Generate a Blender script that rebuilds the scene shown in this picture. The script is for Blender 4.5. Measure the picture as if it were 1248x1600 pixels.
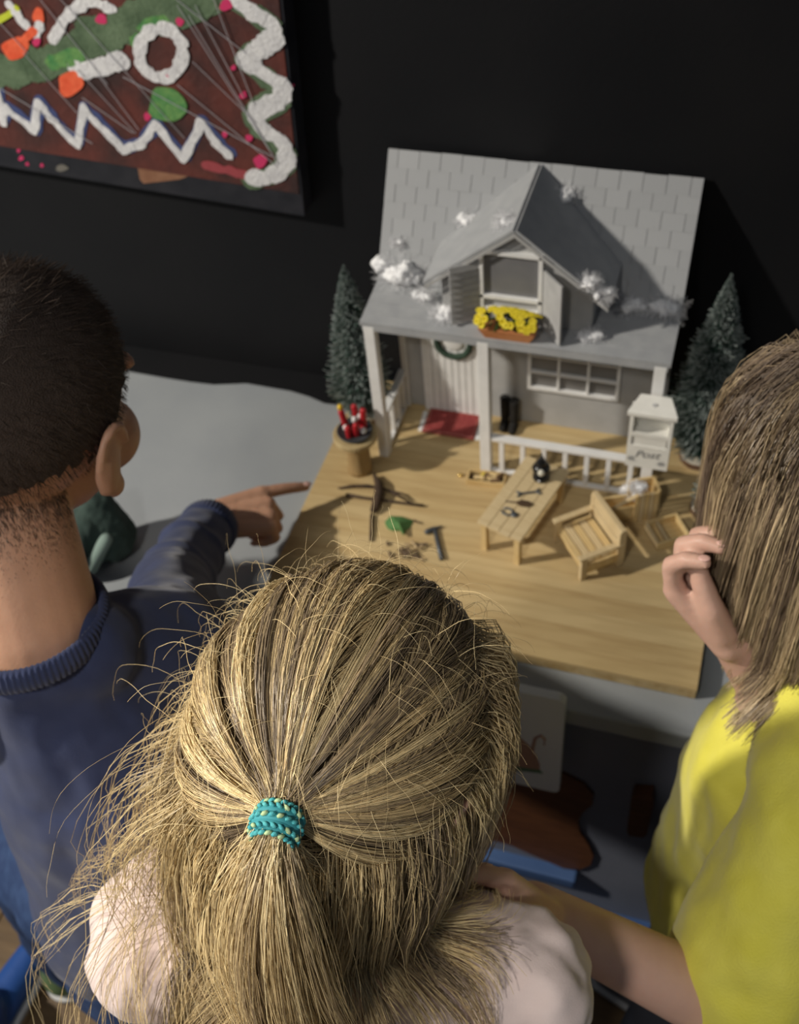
import bpy, bmesh, math, random
import numpy as np
from mathutils import Vector, Matrix, Quaternion, noise

for o in list(bpy.data.objects):
    bpy.data.objects.remove(o)
scene = bpy.context.scene
COL = scene.collection
rng = np.random.default_rng(7)
random.seed(7)
V = Vector

# ------------------------------------------------------------------ camera
FPX = 1729.4
PITCH, YAW, ROLL = .8517, .3816, -.115
CAM = np.array([.3688, -.8953, .9917])
cF = np.array([-math.sin(YAW)*math.cos(PITCH), math.cos(YAW)*math.cos(PITCH), -math.sin(PITCH)])
cR = np.array([math.cos(YAW), math.sin(YAW), 0.])
cU = np.cross(cR, cF)
cR, cU = math.cos(ROLL)*cR + math.sin(ROLL)*cU, -math.sin(ROLL)*cR + math.cos(ROLL)*cU
cd = bpy.data.cameras.new('camera')
cam = bpy.data.objects.new('camera', cd)
COL.objects.link(cam)
m = Matrix.Identity(4)
for i in range(3):
    m[i][0], m[i][1], m[i][2], m[i][3] = cR[i], cU[i], -cF[i], CAM[i]
cam.matrix_world = m
cd.sensor_fit = 'VERTICAL'
cd.sensor_height = 24
cd.lens = FPX/1600*24
cd.clip_start = .02
cd.dof.use_dof = True
cd.dof.focus_distance = .50
cd.dof.aperture_fstop = 9.0
scene.camera = cam

# ------------------------------------------------------------------ world, lamps, exposure
w = bpy.data.worlds.new('room_ambience')
scene.world = w
w.use_nodes = True
w.node_tree.nodes['Background'].inputs[0].default_value = (.80, .88, 1.0, 1)
w.node_tree.nodes['Background'].inputs[1].default_value = .12
def lamp(name, kind, loc, target, energy, color, size, **kw):
    l = bpy.data.lights.new(name, kind)
    l.energy = energy
    l.color = color
    if kind == 'AREA':
        l.shape = 'DISK'
        l.size = size
    else:
        l.shadow_soft_size = size
    for k, v in kw.items():
        setattr(l, k, v)
    o = bpy.data.objects.new(name, l)
    COL.objects.link(o)
    o.location = loc
    o.rotation_euler = (V(target)-V(loc)).to_track_quat('-Z', 'Y').to_euler()
    return o
lamp('ceiling_spot', 'SPOT', (-1.73, -1.05, 1.55), (.15, -.15, .1), 235, (1.0, .93, .82), .05, spot_size=math.radians(64), spot_blend=.5)
lamp('ceiling_spot_behind', 'SPOT', (.0, -1.60, 1.75), (.24, -.78, .2), 62, (1.0, .95, .88), .10, spot_size=math.radians(50), spot_blend=1.0)
scene.view_settings.view_transform = 'Standard'
scene.view_settings.look = 'None'
scene.view_settings.gamma = 1
scene.view_settings.use_curve_mapping = False
scene.view_settings.exposure = 0

# ------------------------------------------------------------------ helpers
def ray(u, v):
    return cF + cR*(u-624)/FPX + cU*(800-v)/FPX
def at(u, v, axis, val):
    d = ray(u, v)
    if axis == 'd':
        return V(CAM + d*val)
    i = 'xyz'.index(axis)
    return V(CAM + d*(val-CAM[i])/d[i])

MATS = {}
def mat(name, col, rough=.6, col2=None, scale=30, detail=3, bump=0, bscale=None, metal=0, spec=.4, stretch=None,
        sss=0, sheen=0, trans=0, lo=.35, hi=.65, attr=None, sssr=(1., .35, .2)):
    if name in MATS:
        return MATS[name]
    M = bpy.data.materials.new(name)
    M.use_nodes = True
    nt = M.node_tree
    b = nt.nodes['Principled BSDF']
    b.inputs['Roughness'].default_value = rough
    b.inputs['Metallic'].default_value = metal
    b.inputs['Specular IOR Level'].default_value = spec
    if sss:
        b.inputs['Subsurface Weight'].default_value = sss
        b.inputs['Subsurface Radius'].default_value = sssr
        b.inputs['Subsurface Scale'].default_value = .006
    if sheen:
        b.inputs['Sheen Weight'].default_value = sheen
    if trans:
        b.inputs['Transmission Weight'].default_value = trans
    b.inputs['Base Color'].default_value = (*col, 1)
    tc = nt.nodes.new('ShaderNodeTexCoord')
    mp = nt.nodes.new('ShaderNodeMapping')
    nt.links.new(tc.outputs['Object'], mp.inputs[0])
    if stretch:
        mp.inputs['Scale'].default_value = stretch
    src = None
    if attr:
        a = nt.nodes.new('ShaderNodeAttribute')
        a.attribute_name = attr
        src = a.outputs['Color']
        nt.links.new(src, b.inputs['Base Color'])
    if col2 is not None:
        n = nt.nodes.new('ShaderNodeTexNoise')
        n.inputs['Scale'].default_value = scale
        n.inputs['Detail'].default_value = detail
        nt.links.new(mp.outputs[0], n.inputs['Vector'])
        r = nt.nodes.new('ShaderNodeMapRange')
        r.inputs[1].default_value = lo
        r.inputs[2].default_value = hi
        nt.links.new(n.outputs[0], r.inputs[0])
        x = nt.nodes.new('ShaderNodeMix')
        x.data_type = 'RGBA'
        x.inputs[6].default_value = (*col, 1)
        x.inputs[7].default_value = (*col2, 1)
        nt.links.new(r.outputs[0], x.inputs[0])
        nt.links.new(x.outputs[2], b.inputs['Base Color'])
    if bump:
        n2 = nt.nodes.new('ShaderNodeTexNoise')
        n2.inputs['Scale'].default_value = bscale or scale*3
        n2.inputs['Detail'].default_value = 4
        nt.links.new(mp.outputs[0], n2.inputs['Vector'])
        bp = nt.nodes.new('ShaderNodeBump')
        bp.inputs['Strength'].default_value = bump
        bp.inputs['Distance'].default_value = .002
        nt.links.new(n2.outputs[0], bp.inputs['Height'])
        nt.links.new(bp.outputs[0], b.inputs['Normal'])
    MATS[name] = M
    return M

def link(name, me, material, parent=None, smooth=False):
    o = bpy.data.objects.new(name, me)
    COL.objects.link(o)
    if material is not None and len(me.materials) == 0:
        me.materials.append(material)
    if smooth:
        me.polygons.foreach_set('use_smooth', [True]*len(me.polygons))
    if parent is not None:
        o.parent = parent
    return o
def tag(o, label, cat, group=None, kind=None):
    if label:
        o['label'] = label
    if cat:
        o['category'] = cat
    if group:
        o['group'] = group
    if kind:
        o['kind'] = kind
    return o
def thing(name, label, cat, loc=(0, 0, 0), rz=0, group=None, rot=None):
    o = bpy.data.objects.new(name, None)
    o.empty_display_size = .02
    COL.objects.link(o)
    o.location = loc
    o.rotation_euler = rot if rot else (0, 0, rz)
    return tag(o, label, cat, group)

class MB:
    """collects shapes in one bmesh"""
    def __init__(self):
        self.bm = bmesh.new()
    def _new(self, verts, M):
        for v in verts:
            v.co = M @ v.co
    def box(self, c, s, rot=None, bev=0):
        r = bmesh.ops.create_cube(self.bm, size=1)
        M = Matrix.Translation(V(c)) @ ((rot.to_4x4() if rot is not None else Matrix.Identity(4))) @ Matrix.Diagonal((*s, 1))
        self._new(r['verts'], M)
        if bev:
            es = list({e for v in r['verts'] for e in v.link_edges})
            bmesh.ops.bevel(self.bm, geom=es, offset=bev, segments=2, affect='EDGES', profile=.6)
        return self
    def cyl(self, p, q, r1, r2=None, n=16, cap=True):
        p, q = V(p), V(q)
        d = q-p
        r2 = r1 if r2 is None else r2
        r = bmesh.ops.create_cone(self.bm, cap_ends=cap, segments=n, radius1=r1, radius2=max(r2, 1e-5), depth=d.length)
        M = Matrix.Translation((p+q)/2) @ d.to_track_quat('Z', 'Y').to_matrix().to_4x4()
        self._new(r['verts'], M)
        return self
    def ell(self, c, s, rot=None, sub=2, jit=0):
        r = bmesh.ops.create_icosphere(self.bm, subdivisions=sub, radius=1)
        M = Matrix.Translation(V(c)) @ ((rot.to_4x4() if rot is not None else Matrix.Identity(4))) @ Matrix.Diagonal((*s, 1) if hasattr(s, '__len__') else (s, s, s, 1))
        if jit:
            for v in r['verts']:
                v.co *= 1+jit*noise.noise(v.co*2.3+V(c)*90)
        self._new(r['verts'], M)
        return self
    def cap(self, p, q, r1, r2, n=24, k=6):
        """tapered capsule"""
        p, q = V(p), V(q)
        d = (q-p)
        L = d.length
        Q = (d if L > 1e-6 else V((0, 0, 1))).to_track_quat('Z', 'Y')
        prof = [(r1*math.cos(a), -r1*math.sin(a)) for a in [math.pi/2*(k-i)/k for i in range(k+1)]]
        prof += [(r2*math.cos(a), L+r2*math.sin(a)) for a in [math.pi/2*i/k for i in range(k+1)]]
        prof = prof[1:-1]
        rings = [[self.bm.verts.new(p + Q @ V((rr*math.cos(2*math.pi*j/n), rr*math.sin(2*math.pi*j/n), z))) for j in range(n)] for rr, z in prof]
        a = self.bm.verts.new(p + Q @ V((0, 0, -r1)))
        b = self.bm.verts.new(p + Q @ V((0, 0, L+r2)))
        for i in range(len(rings)-1):
            for j in range(n):
                self.bm.faces.new((rings[i][j], rings[i][(j+1) % n], rings[i+1][(j+1) % n], rings[i+1][j]))
        for j in range(n):
            self.bm.faces.new((a, rings[0][(j+1) % n], rings[0][j]))
            self.bm.faces.new((b, rings[-1][j], rings[-1][(j+1) % n]))
        return self
    def tube(self, pts, rad, n=8):
        pts = [V(p) for p in pts]
        if not hasattr(rad, '__len__'):
            rad = [rad]*len(pts)
        rings = []
        for i, p in enumerate(pts):
            t = (pts[min(i+1, len(pts)-1)]-pts[max(i-1, 0)]).normalized()
            Q = t.to_track_quat('Z', 'Y')
            rings.append([self.bm.verts.new(p + Q @ V((rad[i]*math.cos(2*math.pi*j/n), rad[i]*math.sin(2*math.pi*j/n), 0))) for j in range(n)])
        for i in range(len(rings)-1):
            for j in range(n):
                self.bm.faces.new((rings[i][j], rings[i][(j+1) % n], rings[i+1][(j+1) % n], rings[i+1][j]))
        self.bm.faces.new(rings[0][::-1])
        self.bm.faces.new(rings[-1])
        return self
    def lathe(self, prof, c=(0, 0, 0), n=28):
        c = V(c)
        rings = [[self.bm.verts.new(c + V((r*math.cos(2*math.pi*j/n), r*math.sin(2*math.pi*j/n), z))) for j in range(n)] for r, z in prof]
        for i in range(len(rings)-1):
            for j in range(n):
                self.bm.faces.new((rings[i][j], rings[i][(j+1) % n], rings[i+1][(j+1) % n], rings[i+1][j]))
        self.bm.faces.new(rings[0][::-1])
        self.bm.faces.new(rings[-1])
        return self
    def torus(self, c, R, r, axis=(0, 0, 1), n=28, k=10, sq=1):
        Q = V(axis).to_track_quat('Z', 'Y')
        rings = []
        for i in range(n):
            a = 2*math.pi*i/n
            rings.append([self.bm.verts.new(V(c) + Q @ V(((R+r*math.cos(b))*math.cos(a), (R+r*math.cos(b))*math.sin(a)*sq, r*math.sin(b)))) for b in [2*math.pi*j/k for j in range(k)]])
        for i in range(n):
            for j in range(k):
                self.bm.faces.new((rings[i][j], rings[(i+1) % n][j], rings[(i+1) % n][(j+1) % k], rings[i][(j+1) % k]))
        return self
    def prism(self, poly, ext):
        """closed outline (3-D points) extruded by a vector"""
        a = [self.bm.verts.new(V(p)) for p in poly]
        b = [self.bm.verts.new(V(p)+V(ext)) for p in poly]
        n = len(a)
        self.bm.faces.new(a[::-1])
        self.bm.faces.new(b)
        for i in range(n):
            self.bm.faces.new((a[i], a[(i+1) % n], b[(i+1) % n], b[i]))
        return self
    def mesh(self, name):
        bmesh.ops.recalc_face_normals(self.bm, faces=self.bm.faces)
        me = bpy.data.meshes.new(name)
        self.bm.to_mesh(me)
        self.bm.free()
        return me
    def build(self, name, material, parent=None, smooth=False):
        return link(name, self.mesh(name), material, parent, smooth)
    def remesh(self, name, material, parent=None, voxel=.004, it=6, wob=0, wsc=20):
        """all shapes melted into one continuous skin"""
        bmesh.ops.triangulate(self.bm, faces=self.bm.faces)
        me = self.mesh(name+'_src')
        t = bpy.data.objects.new('tmp', me)
        COL.objects.link(t)
        r = t.modifiers.new('r', 'REMESH')
        r.mode = 'VOXEL'
        r.voxel_size = voxel
        s = t.modifiers.new('s', 'SMOOTH')
        s.iterations = it
        s.factor = .6
        dg = bpy.context.evaluated_depsgraph_get()
        out = bpy.data.meshes.new_from_object(t.evaluated_get(dg))
        bpy.data.objects.remove(t)
        bpy.data.meshes.remove(me)
        out.name = name
        if wob:
            n = len(out.vertices)
            co = np.empty(n*3)
            out.vertices.foreach_get('co', co)
            no = np.empty(n*3)
            out.vertex_normals.foreach_get('vector', no)
            co = co.reshape(-1, 3)
            no = no.reshape(-1, 3)
            d = np.array([noise.fractal(V((c[0]*wsc, c[1]*wsc, c[2]*wsc*.6)), .8, 2., 3) for c in co])
            co = co + no*(d*wob)[:, None]
            out.vertices.foreach_set('co', co.ravel())
            out.update()
        out.materials.clear()
        return link(name, out, material, parent, True)

def strands(name, P, rad, cols, material, parent=None, sides=3):
    """P (n,m,3) strand points, rad (n,m) radii, cols (n,m,3): one mesh of thin tubes"""
    n, m_, _ = P.shape
    T = np.gradient(P, axis=1)
    T /= np.linalg.norm(T, axis=2, keepdims=True)+1e-9
    ref = np.array([.31, .52, .79])
    A = np.cross(T, ref)
    A /= np.linalg.norm(A, axis=2, keepdims=True)+1e-9
    B = np.cross(T, A)
    ang = 2*np.pi*np.arange(sides)/sides
    X = P[:, :, None, :] + rad[:, :, None, None]*(np.cos(ang)[None, None, :, None]*A[:, :, None, :] + np.sin(ang)[None, None, :, None]*B[:, :, None, :])
    X = X.reshape(-1, 3)
    idx = np.arange(n*m_*sides).reshape(n, m_, sides)
    a = idx[:, :-1, :]
    b = idx[:, 1:, :]
    F = np.stack([a, np.roll(a, -1, 2), np.roll(b, -1, 2), b], -1).reshape(-1, 4)
    me = bpy.data.meshes.new(name)
    me.vertices.add(len(X))
    me.vertices.foreach_set('co', X.ravel().astype(np.float32))
    me.loops.add(F.size)
    me.loops.foreach_set('vertex_index', F.ravel().astype(np.int32))
    me.polygons.add(len(F))
    me.polygons.foreach_set('loop_start', np.arange(0, F.size, 4, dtype=np.int32))
    me.polygons.foreach_set('use_smooth', np.ones(len(F), bool))
    at_ = me.attributes.new('strand', 'FLOAT_COLOR', 'POINT')
    cc = np.concatenate([np.repeat(cols[:, :, None, :], sides, 2).reshape(-1, 3), np.ones((len(X), 1))], 1)
    at_.data.foreach_set('color', cc.ravel().astype(np.float32))
    me.update(calc_edges=True)
    return link(name, me, material, parent)

def wbuild(mb, name, material, root, smooth=False, sub=None):
    """build a part whose shape is given in world coordinates, under root (or under sub, a part of root)"""
    o = mb.build(name, material, None, smooth)
    return wp(o, root, sub)
def wp(o, root, sub=None):
    if sub is not None:
        o.parent = sub
        o.matrix_parent_inverse = Matrix.Identity(4)
        # sub itself already carries root's inverse, so its own basis is world-aligned
    elif root is not None:
        o.parent = root
        o.matrix_parent_inverse = Matrix.Translation(-V(root.location))
    return o

# ------------------------------------------------------------------ materials
m_wall = mat('black_wall_paint', (.0045, .005, .0065), .6, (.007, .0072, .0085), 5, bump=.15, bscale=180, spec=.25)
m_floor = mat('brown_floor', (.10, .062, .03), .35, (.16, .10, .045), 6, stretch=(1, 8, 1), bump=.1)
m_grey = mat('grey_bench_paint', (.29, .31, .33), .42, (.32, .34, .355), 9, bump=.12, bscale=240, spec=.4)
m_panel = mat('slate_blue_paint', (.15, .165, .21), .5, (.18, .195, .245), 8, bump=.1, bscale=120)
m_blue = mat('blue_paint', (.05, .10, .24), .45, (.07, .13, .28), 8)
m_brownwood = mat('dark_stained_wood', (.085, .032, .014), .5, (.13, .05, .02), 30, stretch=(1, 1, 8))
m_board = mat('bamboo_board', (.47, .335, .16), .5, (.56, .42, .21), 14, 5, stretch=(1, 9, 9), bump=.08, bscale=90, spec=.35)
m_board2 = mat('bamboo_strip', (.44, .31, .145), .5, (.54, .40, .20), 14, 5, stretch=(1, 9, 9), bump=.08, bscale=90, spec=.35)
m_board3 = mat('pale_bamboo_strip', (.50, .37, .185), .5, (.59, .45, .235), 14, 5, stretch=(1, 9, 9), bump=.08, bscale=90, spec=.35)
m_edge = mat('board_edge', (.55, .43, .24), .7, (.40, .28, .12), 60)
m_roof = mat('grey_roof_paint', (.34, .35, .365), .7, (.385, .395, .405), 60, bump=.15, bscale=400)
m_house = mat('grey_house_paint', (.40, .40, .395), .75, (.44, .44, .435), 50, bump=.12, bscale=400)
m_white = mat('white_doll_paint', (.76, .76, .75), .5, (.82, .82, .81), 60, bump=.05)
m_shut = mat('grey_shutter_paint', (.36, .36, .36), .7, (.42, .42, .42), 60)
m_pane = mat('grey_window_film', (.17, .17, .18), .35, (.20, .20, .205), 30)
m_paned = mat('porch_window_film', (.16, .155, .15), .3, (.20, .195, .19), 30)
m_snow = mat('cotton_snow', (.86, .87, .89), .9, (.95, .95, .96), 60, bump=.8, bscale=300, sss=.2, sssr=(1, 1, 1))
m_red = mat('red_mat_cloth', (.25, .035, .035), .85, (.32, .06, .055), 200, bump=.4, bscale=900)
m_pine = mat('pale_pine', (.56, .43, .24), .6, (.64, .51, .30), 40, stretch=(1, 6, 1), bump=.1, bscale=200)
m_pine2 = mat('warm_pine', (.58, .41, .18), .6, (.66, .50, .25), 40, stretch=(1, 6, 1), bump=.1, bscale=200)
m_dark = mat('black_gloss', (.008, .008, .009), .25, spec=.5)

# ------------------------------------------------------------------ room
WY = .145           # back wall
FZ = -.62           # floor
BT = -.018          # bench top
tag(MB().box((0, WY+.05, .9), (6, .1, 3.1)).build('wall_back', m_wall), 'black painted wall behind the doll house', 'wall', kind='structure')
fl = MB().box((0, -1.5, FZ-.025), (6, 4.5, .05)).build('floor', m_floor)
tag(fl, 'dark brown wooden floor below the bench', 'floor', kind='structure')
for i in range(14):
    tag(MB().box((-1.6+i*.115, -1.2, FZ+.002), (.113, 1.75, .006), bev=.0015).build('plank', m_floor, fl), None, None)

# ------------------------------------------------------------------ bench
bench = thing('bench', 'long grey painted bench against the black wall, carrying the doll house', 'bench', (.1, -.1, FZ))
back = [at(u, v, 'z', BT) for u, v in ((205, 579), (262, 589), (300, 595), (335, 599), (362, 598), (386, 597), (420, 603), (455, 609), (485, 618), (508, 628), (530, 631))]
outline = [V((-1.2, -.295, BT)), V((1.3, -.295, BT)), V((1.3, .098, BT)), V((.0, .098, BT))] + back[::-1] + [V((-1.2, .088, BT))]
tp = MB().prism(outline, (0, 0, -.030))
tp = wbuild(tp, 'bench_top', m_grey, bench)
bv = tp.modifiers.new('bevel', 'BEVEL')
bv.width = .004
bv.segments = 3
bv.limit_method = 'ANGLE'
wbuild(MB().box((.05, .1165, BT-.03), (2.5, .055, .05)), 'rear_ledge', m_wall, bench)
wbuild(MB().box((.05, -.262, -.335), (2.5, .02, .575)), 'front_panel', m_panel, bench)
wbuild(MB().box((.06, -.2745, -.468), (.51, .032, .022), bev=.003), 'ledge', m_blue, bench)
wbuild(MB().box((.05, -.284, -.593), (2.5, .028, .048), bev=.003), 'plinth', m_blue, bench)
def onp(pts, y):
    return [at(u, v, 'y', y) for u, v in pts]
blob_ = onp([(745, 1185), (800, 1188), (850, 1200), (885, 1212), (912, 1226), (927, 1243), (925, 1258), (910, 1270), (903, 1284), (905, 1300), (918, 1318), (927, 1338), (922, 1352), (905, 1359), (880, 1357), (845, 1342), (800, 1322), (745, 1306)], -.276)
o = wbuild(MB().prism(blob_, (0, .006, 0)), 'wavy_wooden_plaque', m_brownwood, bench)
o['label'] = 'wavy-edged dark brown wooden plaque'
hb = onp([(990, 1243), (1019, 1245), (1021, 1255), (1010, 1305), (1004, 1309), (982, 1306), (979, 1298), (986, 1248)], -.287)
o = wbuild(MB().prism(hb, (0, .016, 0)), 'wooden_block', m_brownwood, bench)
o['label'] = 'small dark brown wooden block'

# ------------------------------------------------------------------ white sign at the bench front
def rrect(x0, x1, z0, z1, r, y, n=6):
    pts = []
    for cx, cz, a0 in ((x1-r, z1-r, 0), (x0+r, z1-r, 90), (x0+r, z0+r, 180), (x1-r, z0+r, 270)):
        for i in range(n+1):
            a = math.radians(a0+90*i/n)
            pts.append(V((cx+r*math.cos(a), y, cz+r*math.sin(a))))
    return pts
sign = thing('sign', 'white rounded sign hung on the bench front edge below the board', 'sign', (.2, -.304, -.18))
m_sign = mat('white_acrylic', (.72, .74, .75), .25)
wbuild(MB().prism(rrect(.10, .288, -.181, .018, .010, -.308), (0, .010, 0)), 'plate', m_sign, sign)
m_sk = mat('print_brown', (.42, .24, .17), .5)
fig = onp([(795, 1150), (812, 1152), (826, 1165), (838, 1182), (843, 1195), (843, 1203), (795, 1196)], -.3085)
wbuild(MB().prism(fig, (0, .0012, 0)), 'printed_figure', m_sk, sign)
wbuild(MB().tube(onp([(830, 1180), (833, 1165), (836, 1153), (845, 1149), (851, 1155), (850, 1164)], -.3085), [.0022, .002, .0018, .0016, .0014, .001], 6), 'printed_curl', m_sk, sign)
wbuild(MB().prism(onp([(795, 1197), (843, 1203), (848, 1209), (795, 1203)], -.3086), (0, .0012, 0)), 'printed_grass', mat('print_green', (.10, .20, .12), .5), sign)

# ------------------------------------------------------------------ painting on the wall
PA = math.atan2(.024, .415)
pu, pv = V((math.cos(PA), 0, -math.sin(PA))), V((math.sin(PA), 0, math.cos(PA)))
pc = V((-.114, 0, .253))
PF = .118
pt = thing('painting', 'child-made red and green painting with white zigzags and silver threads', 'painting', (-.114, WY-.001, .253))
m_pedge = mat('painting_black_edge', (.012, .013, .018), .5, (.022, .022, .028), 40)
def pbox(s0, s1, t0, t1, y0, y1):
    q = [pc+pu*s+pv*t for s, t in ((s0, t0), (s1, t0), (s1, t1), (s0, t1))]
    return [V((a.x, y0, a.z)) for a in q], (0, y1-y0, 0)
wbuild(MB().prism(*pbox(-.64, 0, 0, .52, PF, WY-.001)), 'stretcher', m_pedge, pt)
m_paint = mat('red_brown_paint', (.125, .032, .024), .6, (.040, .020, .019), 16, 5, bump=.5, bscale=120)
wbuild(MB().prism(*pbox(-.63, -.0035, .030, .515, PF-.0012, PF)), 'painted_canvas', m_paint, pt)
m_pw = mat('white_paint', (.62, .62, .64), .6, (.74, .74, .75), 90, 4, bump=.6, bscale=250)
m_pg = mat('dark_green_paint', (.075, .12, .065), .6, (.13, .19, .11), 40, 4, bump=.5, bscale=200)
m_pg2 = mat('bright_green_paint', (.06, .22, .07), .6, (.14, .30, .09), 90, bump=.5)
m_po = mat('orange_paint', (.75, .10, .04), .5, (.85, .16, .07), 60, bump=.4)
m_pp = mat('pink_paint', (.60, .04, .14), .5)
m_pb = mat('blue_outline_paint', (.06, .08, .20), .5)
m_py = mat('yellow_paint', (.55, .62, .05), .5)
PK = 2.496
def stroke(name, pts, w, material, y, closed=False):
    q = [at(u/PK, v/PK, 'y', y) for u, v in pts]
    ww = w/PK/1270/2
    mb = MB()
    e = V((0, .0016, 0))
    if closed:
        q = q+q[:1]
    def disc(c, r):
        k = 11
        dy = V((0, random.uniform(-.0003, .0003), 0))
        o_ = random.uniform(0, 6)
        mb.prism([c+dy+V((math.cos(2*math.pi*i/k+o_), 0, math.sin(2*math.pi*i/k+o_)))*r*random.uniform(.85, 1.12) for i in range(k)], e)
    prev = ww
    for a, b in zip(q[:-1], q[1:]):
        t = (b-a)
        if t.length < 1e-5:
            continue
        nn = V((-t.z, 0, t.x)).normalized()
        r1, r2 = prev, ww*random.uniform(.72, 1.22)
        prev = r2
        dy = V((0, random.uniform(-.0003, .0003), 0))
        mb.prism([a+nn*r1+dy, b+nn*r2+dy, b-nn*r2+dy, a-nn*r1+dy], e)
        disc(b, r2)
    disc(q[0], ww)
    return wbuild(mb, name, material, pt)
def sub_(pts, k=6, j=6):
    out = []
    for a, b in zip(pts[:-1], pts[1:]):
        for i in range(k):
            f = i/k
            out.append((a[0]+(b[0]-a[0])*f+random.uniform(-j, j), a[1]+(b[1]-a[1])*f+random.uniform(-j, j)))
    return out+[pts[-1]]
def dab(name, u, v, ru, rv, material, y):
    pts = [(u+ru*math.cos(a)*(1+.16*math.sin(3*a+u)), v+rv*math.sin(a)*(1+.16*math.cos(2*a+v))) for a in [2*math.pi*i/18 for i in range(18)]]
    return wbuild(MB().prism([at(p/PK, q/PK, 'y', y) for p, q in pts], (0, .0014, 0)), name, material, pt)
Y0 = PF-.0022
stroke('green_band', sub_([(-40, 300), (100, 270), (250, 225), (370, 150), (480, 110), (600, 60), (720, 15), (800, -30)], 4, 14), 130, m_pg, Y0)
stroke('green_stroke', sub_([(200, 245), (300, 215)], 4, 5), 60, m_pg2, Y0-.0003)
stroke('green_stroke', sub_([(530, 170), (560, 110), (640, 80)], 4, 5), 50, m_pg2, Y0-.0003)
zr = [(915, -40), (930, 10), (1065, 95), (1070, 150), (950, 235), (1100, 335), (1100, 385), (985, 445), (1020, 500), (1115, 570), (1120, 640), (1060, 685), (985, 700)]
zb = [(-30, 300), (10, 480), (20, 420), (130, 510), (150, 400), (215, 480), (300, 570), (322, 420), (390, 490), (480, 585), (545, 565), (605, 490), (715, 620), (785, 480), (830, 540), (890, 605)]
stroke('blue_outline', sub_([(a+7, b-9) for a, b in zb], 3, 3), 46, m_pb, Y0+.0004)
stroke('green_outline', sub_([(a-9, b+4) for a, b in zr], 3, 3), 78, m_pg, Y0+.0004)
stroke('white_zigzag', sub_(zr, 5, 6), 62, m_pw, Y0-.0004)
stroke('white_zigzag', sub_(zb, 4, 4), 34, m_pw, Y0-.0004)
stroke('white_ring', [(628+(86+random.uniform(-5, 5))*math.cos(a), 208+(97+random.uniform(-5, 5))*math.sin(a)) for a in [2*math.pi*i/26 for i in range(26)]], 46, m_pw, Y0-.0006, True)
stroke('white_arc', sub_([(40, 20), (80, 80), (140, 140), (155, 95)], 4, 4), 34, m_pw, Y0-.0004)
stroke('white_arc', sub_([(205, 155), (240, 90), (285, 35), (350, 5), (440, 35)], 4, 4), 38, m_pw, Y0-.0004)
stroke('white_dab', sub_([(285, 262), (350, 275), (420, 255), (470, 235)], 4, 6), 62, m_pw, Y0-.0005)
dab('green_disc', 648, 408, 72, 76, m_pg2, Y0-.0006)
dab('orange_dab', 60, 190, 52, 44, m_po, Y0-.0006)
stroke('orange_stroke', [(60, 190), (100, 150), (130, 120)], 26, m_po, Y0-.0007)
dab('orange_dab', 150, 62, 22, 34, m_po, Y0-.0006)
dab('orange_dab', 272, 328, 48, 52, m_po, Y0-.0006)
for u, v, r in ((395, 75, 22), (700, 86, 16), (948, 372, 14), (970, 540, 14), (1015, 630, 26), (574, 456, 14), (142, 165, 16), (880, 20, 24), (910, 265, 10), (876, 525, 11), (655, 292, 8)):
    dab('pink_dot', u, v, r, r, m_pp, Y0-.0007)
stroke('yellow_stroke', [(-10, 82), (30, 60), (65, 32)], 22, m_py, Y0-.0005)
stroke('pink_stroke', sub_([(800, 645), (900, 668), (985, 690)], 4, 4), 34, mat('dull_pink_paint', (.33, .06, .07), .6), Y0-.0001)
wbuild(MB().prism([at(u/PK, v/PK, 'y', PF-.0006) for u, v in ((535, 645), (560, 650), (742, 684), (700, 700), (560, 716), (545, 700))], (0, .001, 0)), 'bare_patch', mat('bare_wood_patch', (.22, .10, .055), .7, (.28, .14, .08), 60), pt)
for u, v, r in ((82, 617, 10), (106, 640, 7), (163, 645, 7), (72, 588, 7), (240, 656, 24), (1140, 335, 6), (1112, 290, 7)):
    dab('paint_splash', u, v, r, r*.5 if r > 20 else r, m_pp if r < 20 else mat('grey_splash', (.16, .15, .13), .7), PF-.0006)
m_thr = mat('silver_thread', (.62, .62, .66), .3, metal=.3)
for a, b in (((690, 20), (1085, 640)), ((735, 60), (1060, 600)), ((830, -10), (990, 410)), ((760, 20), (950, 380)), ((640, -40), (960, 210)), ((0, 345), (360, 560)),
             ((90, 205), (300, 440)), ((300, 270), (530, 520)), ((230, -10), (720, 540)), ((480, 300), (1060, 610)), ((150, -10), (420, 330)), ((320, 380), (520, 520)), ((690, 330), (1080, 650)), ((0, 90), (110, 210)), ((750, 240), (1000, 480)), ((380, 290), (540, 505))):
    p, q = at(a[0]/PK, a[1]/PK, 'y', Y0-.002), at(b[0]/PK, b[1]/PK, 'y', Y0-.0015)
    wbuild(MB().tube([p, (p+q)/2, q], .00045, 5), 'silver_thread', m_thr, pt)

# ------------------------------------------------------------------ display board
BX0, BX1, BY0, BY1 = -.0714, .4127, -.2509, .128
bd = thing('display_board', 'bamboo wood board under the doll house and toy garden', 'board', ((BX0+BX1)/2, (BY0+BY1)/2, BT))
wbuild(MB().box(((BX0+BX1)/2, (BY0+BY1)/2, -.0105), (BX1-BX0, BY1-BY0, .013), bev=.001), 'core', m_edge, bd)
ns = 16
for i in range(ns):
    a, b = BY0+(BY1-BY0)*i/ns, BY0+(BY1-BY0)*(i+1)/ns
    o = MB().box((0, 0, 0), (BX1-BX0, b-a-.00025, .004), bev=.0002).build('strip', (m_board, m_board2, m_board3)[(i*7+i//3) % 3])
    o.location = ((BX0+BX1)/2, (a+b)/2, -.002)
    wp(o, bd)

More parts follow.
